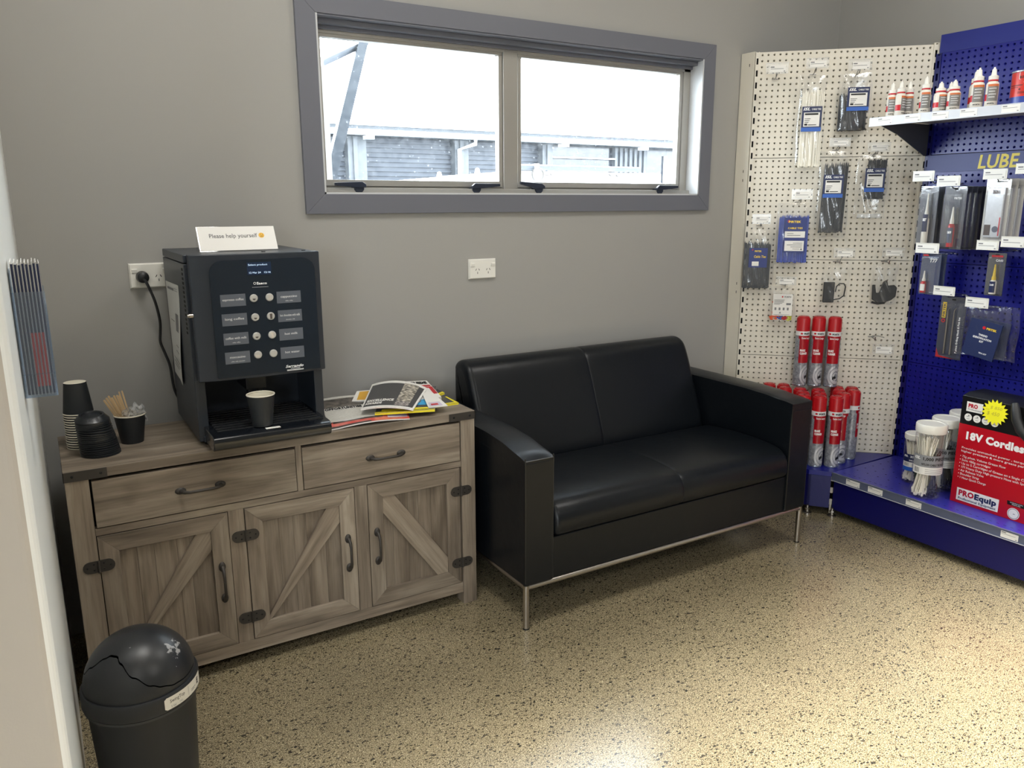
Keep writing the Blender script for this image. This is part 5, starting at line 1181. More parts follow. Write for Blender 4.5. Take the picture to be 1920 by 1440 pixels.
# two bags of black clips
t, xc, z0 = bag(FW, 'clear bag holding a square black clip and loop, left of two clip bags', (0.345, 0.459, 0.906, 1.087), -0.045, 0.013, 0.35, 24, name='clip_bag')
M_clip = mat('clip_rubber', (40, 41, 43), 0.5)
b = MB(); b.box((0.353-xc, -0.057, 0.912-z0), (0.400-xc, -0.043, 1.004-z0)); obj('clip_block', b, M_clip, t, bevel=0.003, local=True)
b = MB(); b.tube([(0.400-xc, -0.05, 0.925-z0), (0.425-xc, -0.05, 0.930-z0), (0.442-xc, -0.05, 0.945-z0), (0.446-xc, -0.05, 0.985-z0), (0.438-xc, -0.05, 0.998-z0), (0.420-xc, -0.05, 0.998-z0), (0.408-xc, -0.05, 0.985-z0), (0.405-xc, -0.05, 0.960-z0)], 0.003, 6); obj('clip_loop', b, M_clip, t, local=True)
b = MB(); b.box((0.363-xc, -0.0585, 0.917-z0), (0.392-xc, -0.057, 0.930-z0)); obj('clip_lip', b, M_black, t, local=True)
t, xc, z0 = bag(FW, 'clear bag holding a black angled hose clip, right of two clip bags', (0.553, 0.657, 0.908, 1.089), -0.045, 0.013, 0.35, 27, name='clip_bag')
b = MB(); b.prism([(0.557-xc, 0.995-z0), (0.560-xc, 0.930-z0), (0.585-xc, 0.915-z0), (0.612-xc, 0.918-z0), (0.640-xc, 0.930-z0), (0.656-xc, 0.945-z0), (0.659-xc, 0.985-z0), (0.648-xc, 0.996-z0), (0.622-xc, 0.992-z0), (0.615-xc, 1.018-z0), (0.602-xc, 1.010-z0), (0.588-xc, 0.960-z0), (0.575-xc, 0.960-z0), (0.568-xc, 0.996-z0)], 1, -0.058, -0.042); obj('hose_clip', b, M_clip, t, bevel=0.003, local=True)
b = MB(); b.tube([(0.560-xc, -0.05, 0.918-z0), (0.585-xc, -0.05, 0.912-z0), (0.615-xc, -0.05, 0.916-z0)], 0.005, 8); obj('clip_foot', b, M_black, t, local=True)

# ------------------------------------------------------------------ brake cleaner cans
def canmat():
    m, nt, b = newmat('can_grey_print'); tc = N(nt, 'ShaderNodeTexCoord'); no = N(nt, 'ShaderNodeTexNoise'); no.inputs['Scale'].default_value = 40; no.inputs['Distortion'].default_value = 2
    nt.links.new(tc.outputs['Object'], no.inputs['Vector']); r = N(nt, 'ShaderNodeValToRGB'); e = r.color_ramp.elements
    e[0].position = 0.3; e[0].color = C(112, 114, 122); e[1].position = 0.75; e[1].color = C(176, 178, 184); nt.links.new(no.outputs['Fac'], r.inputs['Fac'])
    nt.links.new(r.outputs[0], b.inputs['Base Color']); b.inputs['Roughness'].default_value = 0.3; b.inputs['Metallic'].default_value = 0.25; return m
M_cang = canmat(); M_canw = mat('can_white_band', (226, 226, 226), 0.35); M_canr = mat('can_red', (160, 10, 26), 0.3); M_cap = mat('cap_red', (172, 16, 24), 0.35); M_tin = mat('can_tinplate', (186, 196, 206), 0.25, metal=0.8)
CANH, CR = 0.323, 0.0308
can = thing('spray_can', 'red and silver brake cleaner spray can', 'spray can', (0, 0, 0), 0, 'brake cleaner spray cans')
b = MB(); b.lathe([(0, 0.004), (CR-0.004, 0.002), (CR-0.001, 0.0), (CR, 0.002), (CR, 0.006), (CR-0.0008, 0.009)], 28); obj('base_rim', b, M_tin, can, local=True)
b = MB(); b.lathe([(CR-0.0006, 0.008), (CR-0.0006, 0.236), (CR-0.0006, 0.256)], 32, mis=[0, 1]); body = obj('can_body', b, [M_cang, M_canw], can, local=True)
b = MB(); b.lathe([(CR-0.0006, 0.256), (CR-0.0012, 0.258), (CR-0.0012, 0.310), (CR-0.003, 0.316), (CR-0.006, 0.317), (CR-0.007, 0.3215), (CR-0.010, CANH), (0, CANH)], 32); cp_ = obj('cap', b, M_cap, can, local=True)
b = MB(); b.cyl((0.010, -0.008, CANH), (0.010, -0.008, CANH+0.0006), 0.003, n=8); b.cyl((-0.008, 0.006, CANH), (-0.008, 0.006, CANH+0.0006), 0.003, n=8); obj('cap_vents', b, M_dark, cp_, local=True)
def wrap(r): return lambda x, z: (r*math.sin(x/r), -r*math.cos(x/r), z)
b = MB(); f = wrap(CR); rect(b, -0.028, 0.110, 0.028, 0.236, f, 12); lab_ = obj('red_label', b, M_canr, body, local=True)
b = MB(); rect(b, -0.034, 0.222, 0.034, 0.236, f, 12); obj('red_label', b, M_canr, body, local=True)
f2 = wrap(CR+0.0004)
txt(body, M_ink, [('WURTH', -0.012, 0.2415, 0.0085, dict(bold=0.05, width=0.030))], f2)
b = MB(); rect(b, -0.026, 0.242, -0.0165, 0.250, f2, 2); obj('emblem', b, M_red, body, local=True)
txt(lab_, M_wtxt, [('Extra Large', -0.020, 0.2215, 0.0085, dict(bold=0.02, width=0.040)), ('BRAKE', -0.024, 0.164, 0.0095, dict(bold=0.05, width=0.024)), ('CLEANER', -0.024, 0.150, 0.0095, dict(bold=0.05, width=0.033))], f2)
b = MB()                                                    # printed brake disc
cx, cz = 0.020, 0.052
for r0, r1, m0, a0, a1 in ((0.050, 0.040, 0, 100, 250), (0.036, 0.024, 0, 60, 300), (0.018, 0.012, 0, 0, 360)):
    n = 18; b.grid(lambda u, v: wrap(CR+0.0003)(cx+(r0+(r1-r0)*v)*0.75*math.cos(math.radians(a0+(a1-a0)*u)), cz+(r0+(r1-r0)*v)*math.sin(math.radians(a0+(a1-a0)*u))), n, 1)
disc(b, cx-0.012, cz+0.004, 0.004, wrap(CR+0.0005), 8); disc(b, cx-0.004, cz-0.022, 0.004, wrap(CR+0.0005), 8); obj('disc_picture', b, mat('disc_picture_light', (200, 200, 204), 0.3, metal=0.2), body, local=True)
b = MB(); disc(b, cx-0.006, cz-0.006, 0.007, wrap(CR+0.0006), 10); rect(b, cx-0.016, cz-0.016, cx-0.010, cz-0.004, wrap(CR+0.0006)); obj('disc_picture', b, M_black, body, local=True)
LOW = [(.150, .045), (.2140, .050), (.2150, .116), (.2800, .120), (.2850, .185), (.3580, .118), (.3560, .186), (.450, .050), (.514, .048), (.4490, .116), (.5130, .112), (.4590, .182), (.3480, .257), (.4180, .249), (.2820, .252)]
LB2 = {1: 'red capped can in the rear row, second from left over the sofa arm', 2: 'red capped can in front of the second rear can over the sofa arm', 3: 'red capped can under the left edge of the upper three cans', 4: 'red capped can half hidden by the sofa arm, third row back', 5: 'red capped can directly under the middle upper can, rear side', 6: 'red capped can directly behind the front left lower can', 7: 'red capped can in the rear row behind the right upper can', 9: 'red capped can in mid row between rear right and outermost right cans', 14: 'front row red capped can mostly hidden by the sofa arm corner'}
LBL = {12: 'front brake cleaner can of the lower tier, directly beside the sofa arm', 13: 'frontmost right brake cleaner can of the lower tier with full label showing', 11: 'brake cleaner can half hidden right behind the two front lower cans', 8: 'rear right brake cleaner can of the lower tier against the cream panel', 10: 'outermost right brake cleaner can of the lower tier', 0: 'leftmost brake cleaner can, only its red cap showing over the sofa arm'}
for i, (s, nn) in enumerate(LOW):
    o = can if i == 0 else dup(can)
    o.location = FW.p(s, -nn, DECK+0.0004); ORG[o.name] = Vector(o.location)
    o.rotation_euler = (0, 0, TH + (0.25 if i in (12, 13) else (0.9, -0.9, 1.6, 0.5, 2.2)[i % 5]) + (0.55 if i in (8, 10, 11) else 0))
    o['label'] = LBL.get(i, LB2.get(i))
for i, (x, y) in enumerate(((2.1850, -0.3225), (2.2390, -0.3640), (2.2880, -0.4130))):
    o = dup(can); o.location = (x, y, DECK+CANH+0.0016); o.rotation_euler = (0, 0, TH+(0.45, 0.15, -0.05)[i])
    o['label'] = ('left of the three brake cleaner cans on the upper tier', 'middle of the three brake cleaner cans on the upper tier', 'right of the three brake cleaner cans on the upper tier')[i]

# ------------------------------------------------------------------ bottles and tin on the shelf
M_btl = mat('bottle_white_plastic', (226, 220, 208), 0.4); M_lblg = mat('bottle_label_grey', (128, 126, 122), 0.45); M_lblo = mat('bottle_label_orange', (206, 112, 62), 0.45)
def bottle(label, x, y, r, h, rot, red=False, group='glue bottles on the shelf', plain=False):
    t = thing('glue_bottle', label, 'bottle', (x, y, SZ+0.0005), -PI/2+0.40+rot, group)
    b = MB(); hb = h*0.62
    b.lathe([(0, 0.002), (r*0.9, 0), (r, 0.003), (r, hb-0.006), (r*0.9, hb), (r*0.72, hb+0.003), (r*0.72, hb+0.006)], 20); o = obj('bottle_body', b, M_btl, t, local=True)
    b = MB(); b.lathe([(r*0.74, hb+0.004), (r*0.80, hb+0.005), (r*0.80, hb+0.009), (r*0.74, hb+0.010)], 16); obj('seal_ring', b, M_red, t, local=True) if red is not None else None
    b = MB(); b.lathe([(r*0.78, hb+0.009), (r*0.78, h*0.78), (r*0.5, h*0.80), (r*0.42, h*0.82), (r*0.34, h*0.94), (r*0.16, h*0.97), (r*0.14, h), (0, h)], 16); obj('nozzle_cap', b, M_white, t, local=True)
    f = wrap(r+0.0003)
    if not plain:
        b = MB(); rect(b, -r*0.75, h*0.16, r*1.1, h*0.52, f, 8); l = obj('label', b, M_lblg, o, local=True)
        b = MB(); rect(b, -r*0.75, h*0.52, r*1.1, h*0.575, f, 8); obj('label', b, M_lblo, o, local=True)
        b = MB(); rect(b, -r*2.0, h*0.17, -r*0.78, h*0.33, f, 6); obj('label', b, M_red, o, local=True)
        txt(l, M_ink, [('WURTH', -r*0.6, h*0.085, h*0.032, dict(bold=0.04, width=r*1.1))], wrap(r+0.0006))
        b = MB()
        for q in range(4): rect(b, -r*0.5, h*(0.46-0.07*q), r*(0.7-0.2*(q % 2)), h*(0.475-0.07*q), wrap(r+0.0006), 4)
        obj('print', b, M_wtxt, l, local=True)
    else:
        b = MB()
        for q in range(7): rect(b, r*0.5, h*(0.14+0.06*q), r*0.9, h*(0.15+0.06*q), f, 2)
        obj('scale_marks', b, M_greyink, o, local=True)
    return t
bottle('leftmost glue bottle on the shelf', 2.200, -0.6485, 0.0185, 0.134, 0.2)
bottle('second glue bottle from the left, red panel showing, on the shelf', 2.196, -0.6880, 0.0185, 0.135, 1.1)
bottle('third glue bottle from the left, set back behind the second', 2.236, -0.6985, 0.0185, 0.134, 0.0)
bottle('glue bottle standing alone between two clusters on the shelf', 2.205, -0.7850, 0.0190, 0.140, 0.1)
bottle('wide glue bottle with red panel at the front, left of the middle cluster', 2.200, -0.8480, 0.0225, 0.112, 0.75)
bottle('glue bottle half hidden at the back of the middle cluster', 2.250, -0.8560, 0.0185, 0.114, 0.0)
bottle('plain white graduated bottle on the right of the middle cluster', 2.205, -0.8980, 0.0225, 0.113, 0.2)
bottle('tall glue bottle tucked behind the right-hand pair', 2.250, -0.9490, 0.0205, 0.144, 0.3)
bottle('left of the two tall front glue bottles beside the red tin', 2.200, -0.9870, 0.0215, 0.142, 0.15)
bottle('right of the two tall front glue bottles, next to the red tin', 2.205, -1.0360, 0.0205, 0.138, 0.1)
t = thing('grease_tin', 'red and blue tin with white shield badge at the right end of the shelf', 'tin', (2.270, -1.130, SZ+0.0005), -PI/2)
M_tinr = mat('tin_red', (206, 44, 30), 0.35); r = 0.058
b = MB(); b.lathe([(0, 0.002), (r, 0), (r, 0.112)], 36); o = obj('tin_body', b, M_tinr, t, local=True)
b = MB(); b.lathe([(r, 0.111), (r+0.0025, 0.1125), (r+0.0025, 0.116), (r, 0.1175), (r-0.004, 0.115), (0, 0.115)], 36); obj('lid', b, M_tin, t, local=True)
f = wrap(r+0.0004); b = MB(); rect(b, -0.058, 0.002, 0.040, 0.030, f, 16); obj('blue_panel', b, mat('tin_blue', (38, 64, 150), 0.35), o, local=True)
b = MB(); b.add([f(-0.010, 0.110), f(0.030, 0.110), f(0.030, 0.088), f(0.010, 0.074), f(-0.010, 0.088)], [(0, 1, 2, 3, 4)]); s = obj('shield_badge', b, M_paper, o, local=True)
f2 = wrap(r+0.0009); txt(s, M_ink, [('ROCOL', -0.007, 0.090, 0.008, dict(bold=0.04, width=0.034))], f2)
b = MB(); b.add([f2(0.001, 0.086), f2(0.019, 0.086), f2(0.010, 0.078)], [(0, 1, 2)]); obj('print', b, M_tinr, s, local=True)
b = MB(); rect(b, -0.045, 0.066, 0.005, 0.069, f2, 6); rect(b, -0.045, 0.060, -0.01, 0.062, f2, 4); rect(b, -0.010, 0.044, 0.03, 0.046, f2, 4); rect(b, -0.010, 0.040, 0.025, 0.042, f2, 4); disc(b, -0.004, 0.054, 0.004, f2, 10); obj('print', b, mat('dark_red_ink', (96, 24, 18), 0.5), o, local=True)

# ------------------------------------------------------------------ blister packs on the blue bay
def B_(y): return -0.613-y
def bhook(y0, y1, z0, z1, L, xk, label):
    hook(FB, xk, z0-0.010, L, label, (B_(y0), B_(y1), z0, z1), white=False)
bhook(-0.6861, -0.7707, 1.4386, 1.4744, 0.20, 0.150, 'leftmost hook under the banner with a white ticket')
bhook(-0.7908, -0.8796, 1.4174, 1.4523, 0.20, 0.232, 'second hook under the banner with a white ticket, carrying red bottle packs')
bhook(-0.9711, -1.0535, 1.4391, 1.4722, 0.20, 0.405, 'third hook under the banner, carrying silver packs')
bhook(-1.1128, -1.195, 1.454, 1.4858, 0.25, 0.545, 'hook under the banner cut off by the right edge of the photo')
bhook(-0.7317, -0.8249, 1.1515, 1.188, 0.20, 0.165, 'hook below the white tube pack, carrying a small red-bottle pack')
bhook(-0.9787, -1.0565, 1.1754, 1.2075, 0.20, 0.410, 'hook below the silver packs, carrying a yellow-capped bottle pack')
bhook(-1.0686, -1.150, 1.1895, 1.2247, 0.20, 0.520, 'hook with ticket at the right photo edge below the silver packs')
bhook(-0.7977, -0.8823, 0.9816, 1.0141, 0.15, 0.235, 'hook carrying the pick set card')
bhook(-0.9354, -1.0205, 0.9459, 0.9815, 0.15, 0.365, 'hook carrying the bagged navy kit')
def blister(label, x0, x1, z0, z1, y, d, backm, group=None, name='blister_pack'):
    xc = (x0+x1)/2; t = thing(name, label, 'blister pack', FB.p(xc, 0, z0), FB.th, group); w = (x1-x0)/2; h = z1-z0
    b = MB(); b.box((-w, y, 0), (w, y+0.0008, h)); bc = obj('backing_card', b, backm, t, local=True)
    b = MB(); i = 0.006
    P0 = [(-w+i, y-0.0004, i), (w-i, y-0.0004, i), (w-i, y-0.0004, h*0.9), (-w+i, y-0.0004, h*0.9)]; P1 = [(-w+i+0.004, y-d, i+0.004), (w-i-0.004, y-d, i+0.004), (w-i-0.004, y-d, h*0.88), (-w+i+0.004, y-d, h*0.88)]
    b.add(P0+P1, [(0, 1, 5, 4), (1, 2, 6, 5), (2, 3, 7, 6), (3, 0, 4, 7), (4, 5, 6, 7)]); b.box((-w, y-0.0012, 0), (w, y-0.0006, h)); obj('blister', b, M_blister, t, bevel=0.002, local=True)
    b = MB(); b.box((-0.008, y-0.0016, h*0.945), (0.008, y-0.0012, h*0.965)); obj('hang_slot', b, M_dark, bc, local=True)
    return t, w, h, bc
M_backdk = mat('backing_card_dark', (30, 38, 66), 0.4); M_backgr = mat('backing_card_grey', (80, 86, 104), 0.4)
def tube_in(t, x, y, z0, h, r, bodym, labm, capm, text, lz, lh, bh=0.52, tilt=0.0):
    Tm = Matrix.Translation((x, y, z0)) @ Matrix.Rotation(tilt, 4, 'Y')
    b = MB(); b.lathe([(0, 0), (r, 0.0), (r, h*bh*0.92), (r*0.75, h*bh), (r*0.5, h*bh+0.004)], 18, T=Tm); o = obj('bottle', b, bodym, t, local=True)
    b = MB(); b.lathe([(r*0.62, h*bh+0.001), (r*0.62, h*(bh+0.10)), (r*0.45, h*(bh+0.16)), (r*0.22, h*0.98), (0, h)], 14, T=Tm); obj('nozzle', b, capm, t, local=True)
    f0 = wrap(r+0.0004); f = lambda a, c: tuple(Tm @ Vector(f0(a, c))); b = MB(); rect(b, -r*1.1, lz, r*1.1, lz+lh, f, 8); l = obj('bottle_label', b, labm, o, local=True)
    g0 = wrap(r+0.0009); g = lambda a, c: tuple(Tm @ Vector(g0(a, c))); txt(l, M_wtxt, [(text, 0, lz+lh*0.62, lh*0.16, dict(align='C', bold=0.05, width=r*1.4))], g)
M_redbtl = mat('red_bottle', (176, 40, 46), 0.3); M_lab = M_lab
for i in range(2):
    t, w, h, bc = blister(('white sealant tube pack at the left under the banner', 'second white sealant tube pack hanging behind the first')[i], 0.089-0.010*i, 0.165-0.004*i, 1.180, 1.418, -0.165+0.05*i, 0.026, M_backgr)
    tube_in(t, 0.004, -0.165+0.05*i-0.013, 0.010, 0.200, 0.0125, M_btl, M_navy, M_white, '587', 0.045, 0.07, 0.50)
for i in range(5):
    t, w, h, bc = blister('front red bottle thread locker pack reading S69 under the banner' if i == 0 else 'red bottle thread locker pack, %s in line behind the S69 front pack' % ('', 'first', 'second', 'third', 'last')[i], 0.193+0.004*i, 0.281+0.004*i, 1.168-0.0005*i, 1.414, -0.165+0.029*i, 0.026, M_backdk, 'red bottle thread locker packs')
    tube_in(t, 0.004, -0.165+0.029*i-0.0135, 0.010, 0.158, 0.0240 if False else 0.0130, M_redbtl, M_backgr, M_white, 'S69', 0.016, 0.06, 0.56)
    txt(bc, M_wtxt, [('PIRTEK', -0.004, h*0.80, 0.008, dict(bold=0.03, width=0.032))], front(-0.165+0.029*i-0.0020)) if i == 0 else None
M_silv = mat('silver_foil_print', (206, 208, 212), 0.25, metal=0.3, var=0.15, bscale=60)
for i in range(3):
    t, w, h, bc = blister(('front silver and white gasket sealant pack under the banner', 'middle silver and white gasket sealant pack behind the front one', 'rear silver and white gasket sealant pack of the three')[i], 0.345+0.010*i, 0.436+0.010*i, 1.206, 1.440, -0.150+0.03*i, 0.016, M_paper)
    b = MB(); b.box((-w+0.012, -0.150+0.03*i-0.013, 0.012), (w-0.014, -0.150+0.03*i-0.002, h*0.86)); p = obj('sealant_tube', b, M_silv, t, local=True, bevel=0.004)
    f = front(-0.150+0.03*i-0.0136); b = MB(); rect(b, -0.012, h*0.76, 0.016, h*0.82, f); rect(b, -w+0.016, 0.022, -0.006, 0.062, f); obj('print', b, mat('dark_brown_print', (70, 50, 46), 0.4), p, local=True)
    b = MB(); disc(b, 0.012, 0.045, 0.012, f, 14); obj('print', b, M_backgr, p, local=True); b = MB(); rect(b, w-0.022, 0.02, w-0.018, 0.09, f); obj('print', b, M_red, p, local=True)
for i in range(2):
    y = -0.105+0.03*i
    t, w, h, bc = blister(('small blister card reading T77 with red bottle, left of the blue bay', 'second small card hanging behind the T77 blister card')[i], 0.088+0.006*i, 0.172+0.006*i, 0.972, 1.146, y, 0.02, mat('backing_card_blue', (40, 66, 120), 0.4))
    tube_in(t, -0.017, y-0.012, 0.008, 0.092, 0.0115, M_redbtl, M_paper, M_white, '', 0.008, 0.028, 0.5)
    if i == 0: txt(bc, M_wtxt, [('T77', -0.006, h*0.78, 0.014, dict(bold=0.05, width=0.034, shear=0.15))], front(y-0.0020)); b = MB(); rect(b, -w+0.006, h*0.92, -w+0.03, h*0.96, front(y-0.002)); obj('print', b, M_red, bc, local=True)
y = -0.070
t, w, h, bc = blister('small blister card with yellow-capped glue bottle on the blue bay', 0.344, 0.413, 0.988, 1.157, y, 0.02, M_backdk)
tube_in(t, 0.002, y-0.012, 0.008, 0.118, 0.0125, M_btl, M_navy, M_yellow, 'CA40', 0.006, 0.044, 0.45)
txt(bc, M_wtxt, [('CA40', -0.004, h*0.80, 0.009, dict(bold=0.04, width=0.028))], front(y-0.0020)); b = MB(); rect(b, -0.022, h*0.905, 0.022, h*0.945, front(y-0.002)); obj('print', b, M_red, bc, local=True)
y = -0.100
t, w, h, bc = blister('tall navy blister card of hook and pick tools on the blue bay', 0.190, 0.298, 0.712, 0.972, y, 0.014, M_navy)
for k in range(2):
    b = MB(); x = -0.016+0.026*k; b.tube([(x, y-0.007, 0.02), (x, y-0.007, 0.16), (x, y-0.007, 0.205), (x+0.008, y-0.007, 0.216)], [0.0035, 0.0035, 0.0018, 0.0012], 8); obj('pick_tool', b, M_steel, t, local=True)
f = front(y-0.0150); vert = lambda x0, z0: (lambda a, c: f(x0-c, z0+a))
b = MB(); rect(b, -w+0.010, 0.170, -w+0.026, 0.235, front(y-0.0018)); obj('print', b, M_yellow, bc, local=True)
b = MB(); b.lathe([(0.004, 0), (0.0085, 0)], 14, T=Matrix.Translation((-w+0.018, y-0.0020, 0.158)) @ Matrix.Rotation(PI/2, 4, 'X')); obj('emblem', b, M_red, bc, local=True)
txt(bc, M_navy, [('PIRTEK', 0, 0, 0.010, dict(bold=0.03, width=0.058))], lambda a, c: (-w+0.023-c, y-0.0024, 0.174+a))
txt(bc, M_wtxt, [('7 piece O-Ring Hook & Pick Set', 0, 0, 0.0075, dict(bold=0.02, width=0.150))], lambda a, c: (w-0.012-c, y-0.0150, 0.030+a))
b = MB(); b.add([(-w+0.002, y-0.0018, 0.002), (w-0.03, y-0.0018, 0.002), (-w+0.015, y-0.0018, 0.010), (-w+0.002, y-0.0018, 0.04)], [(0, 1, 2, 3)]); obj('print', b, M_red, bc, local=True)
# bagged kit
for i in range(2):
    y = -0.110+0.03*i
    t, xc, z0 = bag(FB, ('clear bag with navy thread identification booklet on the blue bay', 'second bagged navy booklet hanging behind the front kit')[i], (0.272+0.02*i, 0.480+0.02*i, 0.742-0.006*i, 0.950), y, 0.012, 0.30, 30+i, name='kit_bag')
    rot = -0.16+0.06*i; Tm = Matrix.Translation((0.384+0.02*i-xc, y, 0.820-z0)) @ Matrix.Rotation(-rot, 4, 'Y')
    b = MB(); b.box((-0.060, -0.014, -0.078), (0.066, -0.008, 0.072), T=Tm); k = obj('booklet', b, mat('booklet_navy', (34, 46, 88), 0.4), t, local=True)
    if i == 0:
        f = lambda a, c: tuple(Tm @ Vector((a, -0.0146, c)))
        txt(k, M_yellow, [('PIRTEK', 0.010, 0.040, 0.0085, dict(bold=0.04, width=0.040))], f); b = MB(); disc(b, 0.0, 0.0445, 0.0065, f, 14); obj('emblem', b, M_red, k, local=True)
        txt(k, M_wtxt, [('THREAD', 0.004, 0.010, 0.0075, dict(align='C', bold=0.04, width=0.036)), ('IDENTIFICATION', 0.004, -0.003, 0.0075, dict(align='C', bold=0.04, width=0.074)), ('KIT', 0.004, -0.016, 0.0075, dict(align='C', bold=0.04, width=0.016)), ('TDA-KIT', 0.022, -0.060, 0.0055, dict(align='C', bold=0.03, width=0.032))], f)

# ------------------------------------------------------------------ jars of ties and the boxed tool on the deck
def jar(label, x, y, r, h, lab_m, title, sub, seed, rot, tie1=M_tiewht, tie2=M_tieblk, band=None):
    t = thing('cable_tie_jar', label, 'jar', (x, y, DECK+0.0006), -PI/2+rot, 'jars of cable ties on the deck')
    b = MB(); b.lathe([(0, 0.003), (r-0.004, 0.001), (r, 0.006), (r, h*0.84), (r*0.96, h*0.87), (r*0.92, h*0.88), (r*0.92, h*0.9)], 32); o = obj('clear_body', b, M_jar, t, local=True)
    b = MB(); b.lathe([(r*0.90, h*0.885), (r+0.002, h*0.885), (r+0.003, h*0.90), (r+0.003, h*0.985), (r, h), (r*0.85, h), (r*0.82, h*0.992), (0, h*0.992)], 36); obj('lid', b, M_white, t, local=True)
    rnd = random.Random(seed)
    for m, n, sx in ((tie1, 110, -1), (tie2, 80, 1)):
        b = MB()
        for k in range(n):
            a = rnd.uniform(0, 2*PI); rr = r*0.5*math.sqrt(rnd.random()); xx = rr*math.cos(a) + sx*r*0.36; yy = rr*math.sin(a)*1.5
            q = math.hypot(xx, yy); 
            if q > r*0.86: xx, yy = xx*r*0.86/q, yy*r*0.86/q
            z0 = rnd.uniform(0.008, 0.03) if sx < 0 else rnd.uniform(0.01, 0.05); x2 = xx*0.75+rnd.uniform(-0.006, 0.006); y2 = yy*0.75
            zt = h*rnd.uniform(0.74, 0.85) if sx < 0 else h*rnd.uniform(0.45, 0.6)
            b.tube([(xx, yy, z0), (x2*0.8, y2, h*0.32), (xx*(0.4 if sx < 0 else 0.9)+(rnd.uniform(-1, 1)*r*0.55 if sx < 0 else 0), yy*(1.1 if sx < 0 else 0.9), zt)], 0.0023, 4); b.box((xx-0.0035, yy-0.0035, z0-0.004), (xx+0.0035, yy+0.0035, z0+0.004))
        stuff(obj('tie_bundle', b, m, t, local=True))
    f = wrap(r+0.0005); f2 = wrap(r+0.0011); b = MB(); w = r*1.35
    rect(b, -w, h*0.44, w, h*0.60, f, 16); l = obj('label', b, lab_m, o, local=True)
    b = MB(); rect(b, -w, h*0.34, w, h*0.44, f, 16); l2 = obj('label', b, M_paper, o, local=True)
    if band: b = MB(); rect(b, -w, h*0.26, w, h*0.34, f, 16); obj('label', b, band, o, local=True)
    dk = M_ink if band is None else M_wtxt
    txt(l, M_wtxt, [('ISL', -w*0.92, h*0.54, h*0.035, dict(bold=0.05, shear=0.2, width=r*0.5))], f2)
    txt(l, dk, [(title, -w*0.40, h*0.535, h*0.040, dict(bold=0.04, width=r*1.65)), (sub, -w*0.45, h*0.465, h*0.028, dict(bold=0.03, width=r*1.7))], f2)
    b = MB()
    for k in range(8): rect(b, -w*0.85+0.0028*k, h*0.36, -w*0.85+0.0028*k+(0.0016 if k % 3 else 0.0008), h*0.425, f2)
    for k in range(3): rect(b, -w*0.25, h*(0.41-0.025*k), w*0.7, h*(0.415-0.025*k), f2, 8)
    obj('print', b, M_greyink, l2, local=True); return t
M_lgrey = mat('jar_label_grey', (138, 140, 144), 0.4)
jar('front jar of white and black cable ties with grey label, beside the red box', 2.162, -0.988, 0.0540, 0.302, M_lgrey, '1,000 PIECE', 'NYLON CABLE TIE PACK', 2, 0.74)
jar('middle jar of cable ties with grey label, behind the front jar', 2.295, -0.972, 0.0530, 0.302, M_lgrey, '1,000 PIECE', 'NYLON CABLE TIE PACK', 4, 0.55)
jar('rearmost jar of cable ties, only its white lid showing behind the red box', 2.440, -0.958, 0.0530, 0.302, M_lgrey, '1,000 PIECE', 'NYLON CABLE TIE PACK', 6, 0.55)
jar('smaller jar of mixed cable ties with blue label at the left of the jars', 2.275, -0.862, 0.0410, 0.212, M_navy, '350 PIECE', 'NYLON CABLE TIES', 8, 0.72, M_tiewht, mat('green_nylon', (24, 84, 44), 0.4), M_midblue)
jar('second small jar of cable ties hidden behind the blue labelled one', 2.365, -0.872, 0.0410, 0.212, M_navy, '350 PIECE', 'NYLON CABLE TIES', 10, 0.6, M_tieblk, M_tieblue, M_midblue)

# boxed grease gun
BY0, BY1, BXF, BXR, BH = -1.071, -1.60, 2.202, 2.335, 0.438
t = thing('tool_box_carton', 'black and red carton for a cordless grease gun with yellow price star', 'box', (BXF, -1.071, DECK+0.0006), -PI/2-0.03)
M_bk = mat('carton_black', (18, 18, 20), 0.3); M_rd = mat('carton_red', (178, 12, 32), 0.3)
W_, D_ = 0.53, 0.135
b = MB(); b.prism([(0, 0), (0, BH-0.01), (D_*0.3, BH), (D_, BH), (D_, 0)], 0, 0, W_); c = obj('carton', b, M_bk, t, local=True, bevel=0.002)
f = front(-0.0005); f2 = front(-0.0011); f3 = front(-0.0017)
b = MB(); rect(b, 0.0005, 0.0, W_, 0.3175, f); rp = obj('red_front', b, M_rd, c, local=True)
txt(rp, M_wtxt, [('18V Cordless Grease Gun', 0.033, 0.262, 0.0285, dict(bold=0.055, width=0.455))], f2)
txt(rp, M_wtxt, [('Provides unmatched power , torque & efficiency for', 0.022, 0.2205, 0.0085, dict(width=0.345)), ('higher pressure & more grease per battery charge', 0.022, 0.2075, 0.0085, dict(width=0.335))], f2)
bl = [('75g p/min. Volume Grease Flow', 0.165), ('Suits 450g cartridges', 0.110), ('Up to 5 Cartridges of Grease on a Single Charge', 0.262), ('1M Heavy Duty High pressure Hose with Spring Guard', 0.290), ('Air Release Valve', 0.090), ('Shoulder Strap', 0.074), ('1 Hour Quick Charge', 0.102)]
txt(rp, M_wtxt, [('\u2022 '+s, 0.020, 0.1860-0.0142*k, 0.0092, dict(width=w+0.008)) for k, (s, w) in enumerate(bl)], f2)
b = MB(); rect(b, 0.024, 0.012, 0.186, 0.062, f2); lg = obj('logo_panel', b, M_paper, rp, local=True)
txt(lg, mat('logo_red', (178, 16, 44), 0.4), [('PRO', 0.032, 0.034, 0.0215, dict(bold=0.05, width=0.060))], f3); txt(lg, M_navy, [('Equip', 0.094, 0.034, 0.0215, dict(bold=0.05, width=0.084)), ('Professional Equipment', 0.032, 0.0175, 0.0092, dict(bold=0.02, width=0.146))], f3)
